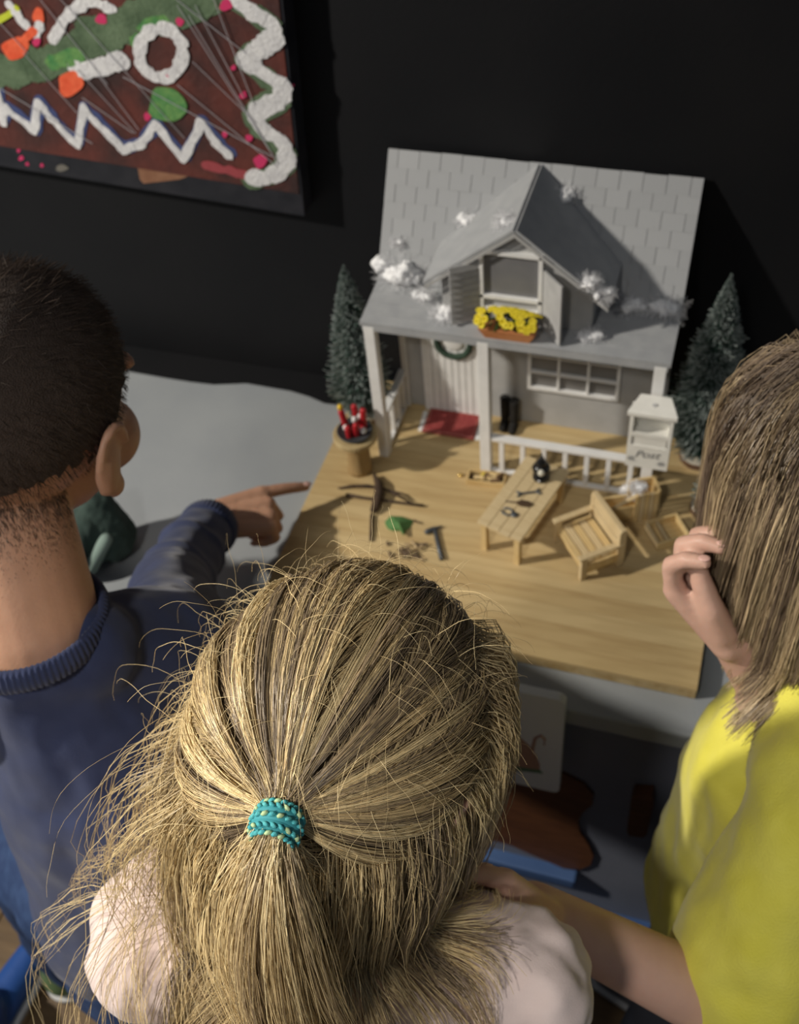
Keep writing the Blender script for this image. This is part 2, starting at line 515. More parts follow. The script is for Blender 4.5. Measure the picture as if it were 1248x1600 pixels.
# ------------------------------------------------------------------ doll house
HX0, HX1 = -.0099, .3299
house = thing('doll_house', 'grey doll house with white porch posts and a steep shingled roof', 'doll house', (.16, .05, 0))
HW = .0935
wbuild(MB().box((.16, HW+.003, .105), (.32, .006, .21)), 'front_wall', m_house, house)
wbuild(MB().box((.16, HW+.024, .1), (.33, .036, .2)), 'core_wall', m_house, house)
wbuild(MB().box((.003, HW-.002, .103), (.007, .007, .206), bev=.0005), 'corner_trim', m_white, house)
# posts
for x in (0.0, .13, .32):
    wbuild(MB().box((x, 0, .1035), (.0125, .0125, .207), bev=.0008), 'post', m_white, house)
# porch roof of three long boards over a deck
def quadbox(a, b, c, d, t):
    a, b, c, d = map(V, (a, b, c, d))
    n = (b-a).cross(d-a).normalized()
    return MB().prism([a, b, c, d], n*t)
PR = [(-.0056, .2074), (.0654, .2129)]
def prz(y):
    return PR[0][1]+(y-PR[0][0])/(PR[1][0]-PR[0][0])*(PR[1][1]-PR[0][1])
pr = wbuild(quadbox((HX0, -.0056, prz(-.0056)), (HX1, -.0056, prz(-.0056)), (HX1, .0654, prz(.0654)), (HX0, .0654, prz(.0654)), .003), 'porch_roof', m_roof, house)
for k, (ya, yb) in enumerate(((-.0056, .0125), (.0105, .0300), (.0280, .0480), (.0460, .0660))):
    wbuild(quadbox((HX0, ya, prz(ya)+.0036+.0002*k), (HX1, ya, prz(ya)+.0036+.0002*k), (HX1, yb, prz(yb)+.0026+.0004*k), (HX0, yb, prz(yb)+.0026+.0004*k), .0012), 'roof_board', m_roof, house, sub=pr)
wbuild(MB().box((.16, -.004, .2045), (.335, .004, .006)), 'fascia', m_roof, house)
# main roof
R0, R1 = V((0, .0654, .2140)), V((0, .1420, .3365))
rd = (R1-R0)
rl_ = rd.length
rdn = rd.normalized()
rn = V((1, 0, 0)).cross(rdn)            # outward normal
if rn.y > 0:
    rn = -rn
def rp(x, s, h=0):
    return V((x, 0, 0))+R0+rdn*s+rn*h
mr = wbuild(quadbox(rp(HX0, 0), rp(HX1, 0), rp(HX1, rl_), rp(HX0, rl_), .003), 'main_roof', m_roof, house)
wbuild(MB().prism([(HX0+.004, .068, .212), (HX0+.004, .142, .212), (HX0+.004, .142, .330)], (HX1-HX0-.008, 0, 0)), 'roof_core', m_roof, house)
rows, colsn = 8, 14
sh = MB().box((0, 0, 0), (1, 1, 1)).mesh('shingle')
sh.materials.append(m_roof)
sh2 = sh.copy()
sh2.materials[0] = mat('grey_roof_paint_pale', (.36, .37, .385), .7, (.40, .41, .42), 60, bump=.15, bscale=400)
basis = Matrix((V((1, 0, 0)), rdn, rn)).transposed()
for r_ in range(rows):
    h = rl_/rows
    wd = (HX1-HX0)/colsn
    off = (r_ % 2)*wd*.5
    x = HX0-off
    while x < HX1-.002:
        x0, x1 = max(x, HX0), min(x+wd, HX1)
        x += wd
        if x1-x0 < .003:
            continue
        o = bpy.data.objects.new('shingle', random.choice((sh, sh, sh, sh, sh2)))
        COL.objects.link(o)
        lift = .0036+random.uniform(0, .0005)
        tilt = -math.radians(1.0+random.uniform(0, 1.0))
        c = rp((x0+x1)/2, h*(r_+.5)+random.uniform(-.0006, .0006), lift)
        o.matrix_basis = Matrix.Translation(c) @ basis.to_4x4() @ Matrix.Rotation(tilt, 4, 'X') @ Matrix.Diagonal((x1-x0-.0006, h*1.06, .0012, 1))
        wp(o, house, mr)

# door of vertical boards, with frame
door = wbuild(MB().box((.0655, HW-.0015, .085), (.068, .004, .170)), 'door', m_white, house)
for i in range(8):
    wbuild(MB().box((.0355+i*.0086, HW-.0042, .085), (.0076, .003, .168), bev=.0006), 'door_board', m_white, house, sub=door)
wbuild(MB().box((.0305, HW-.004, .0865), (.005, .006, .173)), 'door_trim', m_white, house)
wbuild(MB().box((.1005, HW-.004, .0865), (.005, .006, .173)), 'door_trim', m_white, house)
# porch window, three by three panes
win = thing_win = wbuild(MB().box((.2155, HW-.0005, .1030), (.108, .002, .080)), 'porch_window', m_white, house)
for i in range(3):
    for j in range(3):
        wbuild(MB().box((.180+i*.0355, HW-.002, .0775+j*.0258), (.033, .0012, .0236)), 'pane', m_paned, house, sub=win)
for i in range(4):
    wbuild(MB().box((.1622+i*.0355, HW-.004, .1030), (.0042 if i in (0, 3) else .0030, .006, .081), bev=.0004), 'mullion', m_white, house, sub=win)
for j in range(4):
    wbuild(MB().box((.2155, HW-.004, .0640+j*.0258), (.1107, .0064 if j == 0 else .0056, .0046 if j == 0 else .0028), bev=.0004), 'muntin', m_white, house, sub=win)
# railings
def railing(p, q, zt, zb, n, inset=0):
    p, q = V(p), V(q)
    d = (q-p)
    a = math.atan2(d.y, d.x)
    rot = Matrix.Rotation(a, 3, 'Z')
    mid = (p+q)/2
    r = wbuild(MB().box((mid.x, mid.y, zt), (d.length, .0095, .0050), rot, bev=.0006), 'hand_rail', m_white, house)
    wbuild(MB().box((mid.x, mid.y, zb), (d.length, .006, .0045), rot, bev=.0005), 'bottom_rail', m_white, house)
    for i in range(n):
        c = p+d*((i+.5)/n)
        wbuild(MB().box((c.x, c.y, (zt+zb)/2), (.0058, .0058, zt-zb), rot, bev=.0005), 'baluster', m_white, house)
railing((.1365, 0, 0), (.314, 0, 0), .0585, .0025, 7)
railing((0, .006, 0), (0, .0905, 0), .0585, .0025, 4)

# dormer
DY = .026
RZ, EZ, RXC, EW = .336, .2575, .160, .0985
wbuild(MB().prism([(.078, DY, .2125), (.2415, DY, .2125), (.2415, DY, .266), (.160, DY, .330), (.078, DY, .266)], (0, .006, 0)), 'dormer_front', m_house, house)
wbuild(MB().prism([(.0785, DY+.006, .2125), (.241, DY+.006, .2125), (.241, DY+.006, .263), (.160, DY+.006, .327), (.0785, DY+.006, .263)], (0, .06, 0)), 'dormer_side_walls', m_house, house)
def yroof(z):
    return .0654+(z-.2140)/rd.z*rd.y-.001
RF = .0165
for s, nm in ((-1, 'dormer_roof'), (1, 'dormer_roof')):
    a = V((RXC, RF, RZ))
    b = V((RXC, yroof(RZ), RZ))
    c = V((RXC+s*EW, yroof(EZ)+.002, EZ))
    d = V((RXC+s*EW, RF, EZ))
    n = (b-a).cross(d-a).normalized()
    if n.z < 0:
        n = -n
    wbuild(MB().prism([a, b, c, d], n*.0032), nm, m_roof, house)
    wbuild(MB().prism([a-V((0, .0012, .001)), d-V((0, .0012, .001)), d-V((0, .0012, .0055)), a-V((0, .0012, .0055))], (0, .0012, 0)), 'barge_board', m_house, house)
dw = wbuild(MB().box((.1548, DY-.0005, .2735), (.063, .002, .063)), 'dormer_window', m_pane, house)
for c, s in (((.1548, DY-.003, .3050), (.068, .006, .0045)), ((.1548, DY-.003, .2485), (.068, .006, .0048)), ((.1232, DY-.003, .2700), (.0045, .006, .0740)), ((.1864, DY-.003, .2700), (.0045, .006, .0740)), ((.1548, DY-.003, .2330), (.068, .005, .004))):
    wbuild(MB().box(c, s, bev=.0004), 'window_frame', m_white, house, sub=dw)
def shutter(hx, ox, oy, z0, z1, slats):
    h, e = V((hx, DY-.003, 0)), V((ox, oy, 0))
    d = e-h
    a = math.atan2(d.y, d.x)
    rot = Matrix.Rotation(a, 3, 'Z')
    c = (h+e)/2
    m_ = m_shut
    p = wbuild(MB().box((c.x, c.y, (z0+z1)/2), (d.length, .0022, z1-z0), rot), 'shutter', m_, house)
    if slats:
        nrm = V((-d.y, d.x, 0)).normalized()
        if nrm.y > 0:
            nrm = -nrm
        for k in range(9):
            z = z0+(z1-z0)*(k+.5)/9
            wbuild(MB().box((c.x+nrm.x*.0012, c.y+nrm.y*.0012, z), (d.length*.96, .0022, (z1-z0)/9*.8), rot @ Matrix.Rotation(.25, 3, 'X')), 'slat', m_, house, sub=p)
shutter(.121, .0925, .006, .2165, .291, True)
shutter(.1885, .2135, -.002, .2140, .2905, False)

# things on the porch and roof
mt = tag(MB().box((0, 0, 0), (.068, .044, .0024), bev=.0006).build('door_mat', m_red), 'red cloth mat on the porch in front of the door', 'mat')
mt.location = (.068, .067, .0014)
mat_edge = MB()
for c, s in (((0, .0195, .0013), (.062, .0012, .0008)), ((0, -.0195, .0013), (.062, .0012, .0008)), ((-.0315, 0, .0013), (.0012, .039, .0008)), ((.0315, 0, .0013), (.0012, .039, .0008))):
    mat_edge.box(c, s)
mat_edge.build('stitched_border', mat('mat_thread', (.42, .16, .13), .8), mt)
for x0, lab in ((.0305, 'white paper strip on the porch left of the red mat'), (.1045, 'white paper strip on the porch right of the red mat')):
    o = tag(MB().box((0, 0, 0), (.006, .036, .0012), Matrix.Rotation(.08, 3, 'Z'), bev=.0003).build('paper_strip', m_white), lab, 'paper')
    o.location = (x0, .064, .0008)
wr = thing('wreath', 'dark green wreath with a white centre hanging on the door', 'wreath', (.069, HW-.0075, .118))
mb = MB().torus((0, 0, 0), .0205, .0040, (0, 1, 0), 36, 8)
for v in mb.bm.verts:
    v.co += v.co.normalized()*.0014*noise.noise(v.co*700)
mb.build('ring', mat('wreath_green', (.022, .05, .03), .8, (.06, .10, .07), 300, bump=.8, bscale=900), wr, True)
mb = MB()
for k in range(70):
    a = random.uniform(0, 6.283)
    rr = .0205+random.uniform(-.004, .004)
    p = V((rr*math.cos(a), random.uniform(-.004, .001), rr*math.sin(a)))
    mb.cyl(p, p+V((random.uniform(-1, 1), random.uniform(-1, .2), random.uniform(-1, 1))).normalized()*.004, .0004, .0002, 4)
mb.build('needles', mat('wreath_green', (0, 0, 0)), wr)
MB().ell((0, .001, .001), (.0125, .0022, .0125), sub=3).build('white_centre', m_white, wr, True)
m_boot = mat('black_felt', (.010, .009, .008), .85, (.02, .018, .016), 200)
for (bx, by), lab in (((.1335, .0790), 'left black felt boot standing against the porch wall'), ((.1455, .0765), 'right black felt boot standing on the porch, nearer the window')):
    b = thing('boot', lab, 'boot', (bx, by, 0), group='black boots on the porch')
    MB().cap((0, .003, .012), (0, .003, .040), .0055, .0062).cap((0, .003, .006), (0, -.010, .005), .0056, .0050).remesh('boot_shaft', m_boot, b, .0012, 3)
    MB().torus((0, .003, .0452), .0055, .0012, n=16, k=6).build('cuff', m_boot, b, True)

# mailbox on the right post
mbx = thing('mailbox', 'small white toy mailbox with grey lettering on the right porch post', 'mailbox', (.3195, -.0085, .082))
X0, X1, Z0, Z1, YF, YB = .2965, .3425, .078, .159, -.0285, -.0085
ym = (YF+YB)/2
m_mb = mat('cream_white_paint', (.74, .73, .68), .5, (.80, .79, .74), 60)
wbuild(MB().box(((X0+X1)/2, YB-.001, (Z0+Z1)/2), (X1-X0, .002, Z1-Z0)), 'back_plate', m_mb, mbx)
wbuild(MB().box((X0+.002, ym, (Z0+Z1)/2), (.004, .02, Z1-Z0)), 'side_plate', m_mb, mbx)
wbuild(MB().box((X1-.002, ym, (Z0+Z1)/2), (.004, .02, Z1-Z0)), 'side_plate', m_mb, mbx)
wbuild(MB().box(((X0+X1)/2, ym, Z0+.0015), (X1-X0, .02, .003)), 'bottom_plate', m_mb, mbx)
wbuild(MB().box(((X0+X1)/2, YF+.001, Z0+.0165), (X1-X0, .0022, .033)), 'front_plate', m_mb, mbx)
wbuild(MB().box(((X0+X1)/2, YF+.001, .1275), (X1-X0, .0022, .0055)), 'front_bar', m_mb, mbx)
wbuild(MB().box(((X0+X1)/2, YF+.002, .1185), (X1-X0-.01, .001, .014)), 'letter_flap', m_mb, mbx)
wbuild(MB().box(((X0+X1)/2, YF+.0105, .123), (X1-X0, .017, .002)), 'shelf', m_mb, mbx)
wbuild(MB().prism([(X0-.003, YF-.003, Z1), (X1+.003, YF-.003, Z1), (X1-.007, YB-.002, Z1+.007), (X0+.007, YB-.002, Z1+.007)], (0, .002, .003)), 'lid', m_mb, mbx)
wbuild(MB().box(((X0+X1)/2, YF-.002, Z1+.0003), (X1-X0+.006, .003, .004)), 'lid_lip', m_mb, mbx)
wbuild(MB().torus(((X0+X1)/2, ym-.002, Z1+.0076), .0015, .0006, (0, -1, 1), 14, 6), 'lid_ring', mat('grey_metal', (.4, .4, .4), .4, metal=.6), mbx)
m_ink = mat('grey_ink', (.20, .20, .20), .7)
tc = bpy.data.curves.new('lettering', 'FONT')
tc.body = 'Post'
tc.size = .0150
tc.shear = .35
tc.extrude = .0002
tc.align_x = 'CENTER'
to = bpy.data.objects.new('tmp_text', tc)
COL.objects.link(to)
tme = bpy.data.meshes.new_from_object(to.evaluated_get(bpy.context.evaluated_depsgraph_get()))
bpy.data.objects.remove(to)
tme.materials.clear()
o = link('lettering', tme, m_ink)
o.rotation_euler = (math.pi/2, math.radians(-4), 0)
o.location = (.3190, YF-.0004, .0945)
wp(o, mbx)
for fx, fz in ((.3025, .0905), (.3355, .0880)):
    mb = MB()
    for k in range(6):
        a = k*math.pi/3
        mb.torus((fx+.0025*math.cos(a), YF-.0003, fz+.0020*math.sin(a)), .0014, .0003, (0, 1, 0), 10, 4)
    wbuild(mb, 'flower_print', m_ink, mbx)
for i in range(2):
    wbuild(MB().tube([(.300+i*.034, YF-.0003, .0885), (.304+i*.030, YF-.0003, .0865), (.309+i*.021, YF-.0003, .0868)], .0003, 4), 'flower_print', m_ink, mbx)

# flower box
fb = thing('flower_box', 'terracotta flower box of yellow flowers under the dormer window', 'flower box', (.1565, .003, prz(.003)+.0048))
m_terra = mat('terracotta', (.50, .19, .07), .7, (.58, .25, .10), 60)
mb = MB()
for (z, sx, sy) in ((0, .024, .0065), (.013, .030, .0095)):
    pass
a = [V((sx*.024, sy*.0065, 0)) for sx, sy in ((-1, -1), (1, -1), (1, 1), (-1, 1))]
b = [V((sx*.031, sy*.0100, .013)) for sx, sy in ((-1, -1), (1, -1), (1, 1), (-1, 1))]
va, vb = [mb.bm.verts.new(p) for p in a], [mb.bm.verts.new(p) for p in b]
mb.bm.faces.new(va[::-1])
mb.bm.faces.new(vb)
for i in range(4):
    mb.bm.faces.new((va[i], va[(i+1) % 4], vb[(i+1) % 4], vb[i]))
mb.build('trough', m_terra, fb)
mb = MB()
for i in range(60):
    p = V((random.uniform(-.028, .028), random.uniform(-.009, .009), random.uniform(.012, .026)))
    mb.ell(p, (.004, .0012, .0022), Quaternion((random.random(), random.random(), random.random(), random.random())).normalized().to_matrix(), 1)
mb.build('leaves', mat('leaf_green', (.05, .09, .012), .6), fb)
m_yel = mat('yellow_petal', (.66, .52, .012), .55, (.80, .66, .04), 200)
fme = MB()
for k in range(6):
    a = k*math.pi/3
    fme.ell((.0026*math.cos(a), .0026*math.sin(a), 0), (.0024, .0024, .0011), Matrix.Rotation(a, 3, 'Z') @ Matrix.Rotation(-.5, 3, 'Y'), 1)
fme.ell((0, 0, .0004), .0014, None, 1)
fme = fme.mesh('flower')
fme.materials.append(m_yel)
for i in range(64):
    o = bpy.data.objects.new('flower', fme)
    COL.objects.link(o)
    t = random.uniform(-1, 1)
    ph = random.uniform(-1.5, 1.5)
    dr = V((t*.3, -math.sin(ph), math.cos(ph)*.9+.2)).normalized()
    o.location = V((t*.031, 0, .017)) + V((dr.x*.006, dr.y*.0135, dr.z*.0165*(1.1-.4*t*t)))
    o.rotation_euler = dr.to_track_quat('Z', 'Y').to_euler()
    o.parent = fb

# cotton snow
def snow(label, c, r, n=7, flat=.6):
    c = V(c)
    r *= 1.3
    mb = MB()
    for i in range(n):
        d = V((random.gauss(0, 1), random.gauss(0, .6), random.gauss(0, .4)))*r*.34
        mb.ell(c+V((d.x, d.y, abs(d.z))), (r*random.uniform(.35, .7), r*random.uniform(.35, .6), r*random.uniform(.3, .5)*flat*1.5), None, 2, .35)
    o = mb.remesh('snow_tuft', m_snow, None, max(.0009, r*.09), 2, r*.16, 4/r)
    wisps = 320
    P = np.zeros((wisps, 5, 3))
    for i in range(wisps):
        d = rng.normal(size=3)
        d /= np.linalg.norm(d)
        p = np.array(c)+d*np.array([r*.8, r*.5, r*.35])
        for k in range(5):
            P[i, k] = p
            p = p+(d+rng.normal(size=3)*.7)*r*.13
    w_ = strands('wisps', P, np.full((wisps, 5), .00016), np.full((wisps, 5, 3), .9), mat('snow_fibre', (.9, .9, .92), .9), o)
    w_['kind'] = 'stuff'
    return tag(o, label, 'snow', 'cotton snow tufts on the doll house roof')
def onroof(u, v):
    d = V(ray(u, v))
    p0 = rp(0, 0, .004)
    t = (p0-V(CAM)).dot(rn)/d.dot(rn)
    return V(CAM)+d*t
SN = [('largest white cotton snow tuft at the left end of the roof valley', onroof(628, 428), .019, 9),
      ('cotton snow bit tucked under the left eave of the dormer', onroof(674, 436)-V((0, .03, 0)), .008, 4),
      ('cotton snow tuft on the porch roof below the left shutter', at(697, 492, 'z', .216), .0115, 7),
      ('tiny cotton snow tuft between the left shutter and the flower box', at(733, 496, 'z', .215), .006, 4),
      ('cotton snow streak on the shingles above the dormer left slope', onroof(735, 345), .010, 5),
      ('oval cotton snow patch on the dormer left roof slope', V((.146, .040, .3305)), .0085, 4),
      ('cotton snow tuft right of the dormer ridge', onroof(882, 303), .010, 6),
      ('cotton snow lump on the right dormer eave, upper one', V((.236, .022, .282)), .0085, 4),
      ('cotton snow lump on the right dormer eave, lower one', V((.252, .021, .270)), .0080, 4),
      ('cotton snow tuft on the porch roof at the right dormer corner', at(922, 525, 'z', .216), .0085, 6),
      ('cotton snow bank in the right roof valley, next to the dormer', onroof(985, 476), .011, 6),
      ('cotton snow bank at the far right end of the roof valley', onroof(1040, 482), .014, 8),
      ('thin cotton snow strip on the left shingles above the largest tuft', onroof(622, 379), .006, 3)]
for lab, c, r, n in SN:
    snow(lab, c, r, n)

# ------------------------------------------------------------------ bottle-brush trees
m_brush = mat('frosted_bristle', (.1, .2, .15), .6, attr='strand')
m_slice = mat('tree_base_wood', (.42, .38, .30), .8, (.52, .48, .40), 60)
m_bark = mat('bark', (.10, .05, .025), .9, (.16, .09, .05), 90, bump=.6)
def brush_tree(label, loc, H, R, n, baseR, lean=(0, 0), dark=1., power=.75):
    t = thing('bottle_brush_tree', label, 'toy tree', loc, group='frosted toy trees beside the doll house')
    MB().lathe([(baseR*.98, 0), (baseR, .002), (baseR, .010), (baseR*.96, .012)], n=26).build('base', m_slice, t)
    MB().lathe([(baseR*1.01, .001), (baseR*1.05, .004), (baseR*1.03, .009)], n=26).build('bark_ring', m_bark, t)
    MB().tube([(0, 0, .01), (lean[0]*.5, lean[1]*.5, H*.5), (lean[0], lean[1], H)], [.0022, .002, .001], 6).build('trunk', m_bark, t)
    MB().lathe([(R*.28*q*.9, .016+(H-.016)*z) if z<.05 else (R*.58*(1-z)**power*min(1, .55+z*3), .016+(H-.016)*z) for q, z in ((1, 0), (1, .06), (1, .2), (1, .4), (1, .6), (1, .8), (1, .97))], n=16).build('inner_bristles', mat('deep_green_bristle', (.014, .032, .022), .9), t, True)
    s = rng.random(n)**.8
    z0 = .016+s*(H-.016)
    prof = R*np.clip((1-s)**power*1.0, .03, 1)*np.clip(.55+s*3.0, 0, 1)
    tier = 1+.05*np.sin(s*60)
    a = rng.random(n)*2*np.pi
    dr = np.stack([np.cos(a), np.sin(a), np.full(n, -.02)], 1)
    L = prof*tier*(.75+.3*rng.random(n))
    c0 = np.stack([lean[0]*z0/H, lean[1]*z0/H, z0], 1)
    P = np.zeros((n, 3, 3))
    tilt = rng.normal(0, .10, n)+.25
    jit = rng.normal(0, .12, (n, 3))
    for k, f in enumerate((.15, .65, 1.0)):
        P[:, k] = c0+(dr+jit*f)*(L*f)[:, None]
        P[:, k, 2] += tilt*L*f*f
    rad = np.tile(np.array([.0004, .0006, .00055]), (n, 1))*(.8+.5*rng.random((n, 1)))
    C0, C1, C2 = np.array([.012, .03, .02])*dark, np.array([.035, .085, .062])*dark, np.array([.46, .52, .50])*(.6+.4*dark)
    cols = np.zeros((n, 3, 3))
    fr = (rng.random(n) < .72)[:, None]
    cols[:, 0] = C0
    cols[:, 1] = np.where(fr, C1*.7+C2*.2, C1)
    cols[:, 2] = np.where(fr, C2, C1)
    b = strands('bristles', P, rad, cols, m_brush, t)
    b['kind'] = 'stuff'
    return t
brush_tree('tall frosted bottle-brush tree left of the porch behind the stump table', (-.046, .055, 0), .238, .041, 9000, .020)
brush_tree('tall dark bottle-brush tree at the right end of the doll house', (.3735, .0760, 0), .272, .052, 9500, .022, dark=.75, power=.85)
brush_tree('short frosted bottle-brush tree on a bark slice in front of the tall one', (.3935, -.006, 0), .085, .021, 3000, .019, dark=1.)

# ------------------------------------------------------------------ stump table with candles
st = thing('stump_table', 'small round wooden stump table on a log leg beside the porch', 'stump table', (-.0225, -.033, 0))
m_log = mat('log_wood', (.30, .19, .08), .8, (.42, .29, .13), 50, stretch=(1, 1, .2), bump=.5)
m_ring = mat('stump_top_wood', (.50, .39, .20), .75, (.40, .29, .14), 60)
mb = MB().lathe([(.0150, 0), (.0145, .004), (.0140, .03), (.0150, .052), (.0155, .055)], n=18)
for v in mb.bm.verts:
    v.co.x *= 1+.08*noise.noise(V((v.co.x*150, v.co.y*150, v.co.z*20)))
    v.co.y *= 1+.08*noise.noise(V((v.co.x*150+9, v.co.y*150, v.co.z*20)))
mb.build('log_leg', m_log, st, True)
mb = MB().lathe([(.0255, .055), (.0270, .057), (.0268, .062), (.0255, .0632)], n=30)
mb.build('table_top', m_ring, st)
cb = thing('candle_dish', 'dark dish of red candles on the stump table', 'candle dish', (-.0225, -.033, .0634))
MB().lathe([(.010, 0), (.0195, .001), (.0215, .005), (.0200, .0050), (.0185, .0028), (.002, .0026)], n=28).build('dish', mat('slate_dish', (.05, .055, .06), .6), cb, True)
m_candle = mat('red_wax', (.42, .012, .02), .4, (.5, .02, .03), 90, sss=.15)
for i, (x, y, h, lx, ly) in enumerate(((-.012, .004, .024, -.004, .001), (-.001, .011, .028, -.001, .002), (.009, .007, .027, .001, .003), (.004, -.006, .019, .002, -.002), (-.003, -.010, .014, -.001, .0))):
    c = MB().cap((x, y, .004), (x+lx, y+ly, .002+h), .0042, .0038, 12).build('candle', m_candle, cb, True)
    MB().cyl((x+lx, y+ly, h+.005), (x+lx, y+ly, h+.009), .0005, .0004, 6).build('wick', m_dark, c)
MB().ell((-.0165, .005, .0335), (.0033, .0033, .0046), None, 2).build('yellow_tip', mat('yellow_wax', (.85, .55, .03), .4), cb, True)
for i, (x, y, z) in enumerate(((.004, .012, .017), (-.009, -.004, .010), (.013, -.004, .010), (.001, .002, .020), (.010, .012, .020))):
    MB().ell((x, y, z), (.0036, .0036, .0045), None, 2, .2).build('white_berry', m_white, cb, True)

# ------------------------------------------------------------------ toy table
tb = thing('toy_table', 'long pine toy table with four square legs on the board', 'table', (.1925, -.0755, 0), math.atan2(-.27, .96))
TL, TW, TH = .118, .056, .0475
for i in range(4):
    o = MB().box((0, 0, 0), (TW/4-.0006, TL+random.uniform(-.0015, .0015), .0035), bev=.0005).build('top_slat', m_pine, tb)
    o.location = (-TW/2+TW/4*(i+.5), random.uniform(-.0008, .0008), TH)
for sx in (-1, 1):
    for sy in (-1, 1):
        MB().box((sx*(TW/2-.007), sy*(TL/2-.007), (TH-.002)/2), (.0068, .0068, TH-.002), bev=.0005).build('leg', m_pine2, tb)
MB().box((TW/2-.006, 0, TH-.007), (.003, TL-.02, .009)).build('apron', m_pine2, tb)
MB().box((-TW/2+.006, 0, TH-.007), (.003, TL-.02, .009)).build('apron', m_pine2, tb)
TZ = TH+.0018
def ontable(u, v, h=0):
    return at(u, v, 'z', TZ+h)
# black lantern
p = ontable(845, 747)
ln = thing('lantern', 'small black toy lantern with a pale window on the toy table', 'lantern', p)
MB().lathe([(.0085, 0), (.0098, .002), (.0095, .006), (.0065, .009), (.0060, .010)], n=22).build('foot', m_dark, ln, True)
MB().lathe([(.0060, .0095), (.0095, .013), (.0105, .0165), (.0092, .0205), (.0055, .0235)], n=22).build('body', m_dark, ln, True)
MB().lathe([(.0058, .0232), (.0068, .025), (.0048, .029), (.0030, .031), (.0026, .034), (.0008, .035)], n=18).build('cap', m_dark, ln, True)
MB().torus((0, 0, .0355), .0042, .0006, (1, .3, 0), 16, 5).build('handle', m_dark, ln, True)
d = V((CAM[0]-p.x, CAM[1]-p.y, 0)).normalized()
MB().ell(V((0, 0, .0180))+d*.0085, (.0042, .0042, .0045), None, 2).build('window', mat('pale_glass', (.62, .60, .50), .3), ln, True)
MB().ell(V((-.002, 0, .0045))+d*.0088, (.0018, .0018, .0016), None, 2).build('stud', m_white, ln, True)
# tools on the table
m_iron = mat('dull_iron', (.08, .09, .10), .45, (.12, .13, .14), 90, metal=.5)
m_tool = mat('dark_tool_wood', (.06, .035, .02), .6, (.09, .055, .03), 60)
a, b = ontable(809, 773), ontable(842, 769)
w1 = thing('toy_wrench', 'grey toy spanner on the table nearest the lantern', 'toy tool', (a+b)/2)
d = (b-a).normalized()
s = V((-d.y, d.x, 0))
h = (b-a).length/2
MB().cap(d*-h*.7+V((0, 0, .0013)), d*h*.7+V((0, 0, .0013)), .0013, .0013, 8).build('handle', m_iron, w1, True)
for e in (-1, 1):
    for q in (-1, 1):
        MB().cap(d*e*h*.72+V((0, 0, .0014)), d*e*h*1.05+s*q*.0034+V((0, 0, .0014)), .0015, .0012, 8).build('jaw', m_iron, w1, True)
a, b = ontable(790, 784), ontable(832, 790)
w2 = thing('toy_trowel', 'dark brown toy trowel with a thin handle on the table', 'toy tool', (a+b)/2)
d = (b-a).normalized()
s = V((-d.y, d.x, 0))
h = (b-a).length/2
MB().cap(d*-h+V((0, 0, .001)), d*-h*.1+V((0, 0, .001)), .0008, .001, 8).build('handle', m_tool, w2, True)
MB().prism([d*-h*.25+V((0, 0, .0004)), d*.1*h+s*.0042+V((0, 0, .0004)), d*h*.7+s*.0040+V((0, 0, .0004)), d*h+V((0, 0, .0004)), d*h*.7-s*.0040+V((0, 0, .0004)), d*.1*h-s*.0042+V((0, 0, .0004))], (0, 0, .002)).build('blade', m_tool, w2)
a, b = ontable(785, 797), ontable(804, 806)
w3 = thing('toy_pliers', 'grey toy pliers on the near end of the table', 'toy tool', (a+b)/2)
d = (b-a).normalized()
s = V((-d.y, d.x, 0))
h = (b-a).length/2
MB().ell(d*h*.9+V((0, 0, .0017)), (.0042, .0042, .0017), None, 2).build('jaw', m_iron, w3, True)
for q in (-1, 1):
    MB().tube([d*h*.8+V((0, 0, .0013)), d*h*.1+s*q*.0048+V((0, 0, .0013)), d*-h*.6+s*q*.0045+V((0, 0, .0013)), d*-h+s*q*.0015+V((0, 0, .0013))], .0012, 6).build('handle', m_iron, w3, True)

# ------------------------------------------------------------------ toy garden seat
fdir = V((-.0375, .046, 0)).normalized()          # along the front edge, away from camera
bdir = V((.046, .0375, 0)).normalized()           # from front to back
cs = V((.2560, -.1125, 0))+bdir*.021
ch = thing('toy_armchair', 'pine slatted toy garden armchair right of the toy table', 'chair', cs, math.atan2(fdir.y, fdir.x))
# local x = along front, local y: left of x; back lies at -y
CW, CD, SH, AH, BH = .060, .046, .024, .036, .058
for sx in (-1, 1):
    MB().box((sx*(CW/2), CD/2, AH/2), (.0052, .0075, AH), bev=.0005).build('front_leg', m_pine, ch)
    MB().box((sx*(CW/2), -CD/2, BH/2), (.0052, .0085, BH), bev=.0005).build('back_leg', m_pine, ch)
    MB().box((sx*(CW/2), .001, AH+.001), (.0072, CD+.010, .0030), bev=.0005).build('armrest', m_pine, ch)
    MB().box((sx*(CW/2), 0, SH-.008), (.0042, CD-.006, .013), bev=.0005).build('side_panel', m_pine2, ch)
for i in range(5):
    o = MB().box((0, 0, 0), (CW-.004, .0078, .0026), bev=.0004).build('seat_slat', m_pine if i % 2 else m_pine2, ch)
    o.location = (0, CD/2-.001-i*.0092, SH)
for i in range(2):
    MB().box((0, -CD/2+.002, SH+.010+i*.0165), (CW-.004, .0030, .0130), bev=.0005).build('back_slat', m_pine, ch)
MB().box((0, -CD/2, BH+.001), (CW+.006, .0062, .0035), bev=.0006).build('top_rail', m_pine, ch)
MB().box((0, CD/2, SH-.005), (CW-.005, .0032, .0075)).build('front_apron', m_pine2, ch)

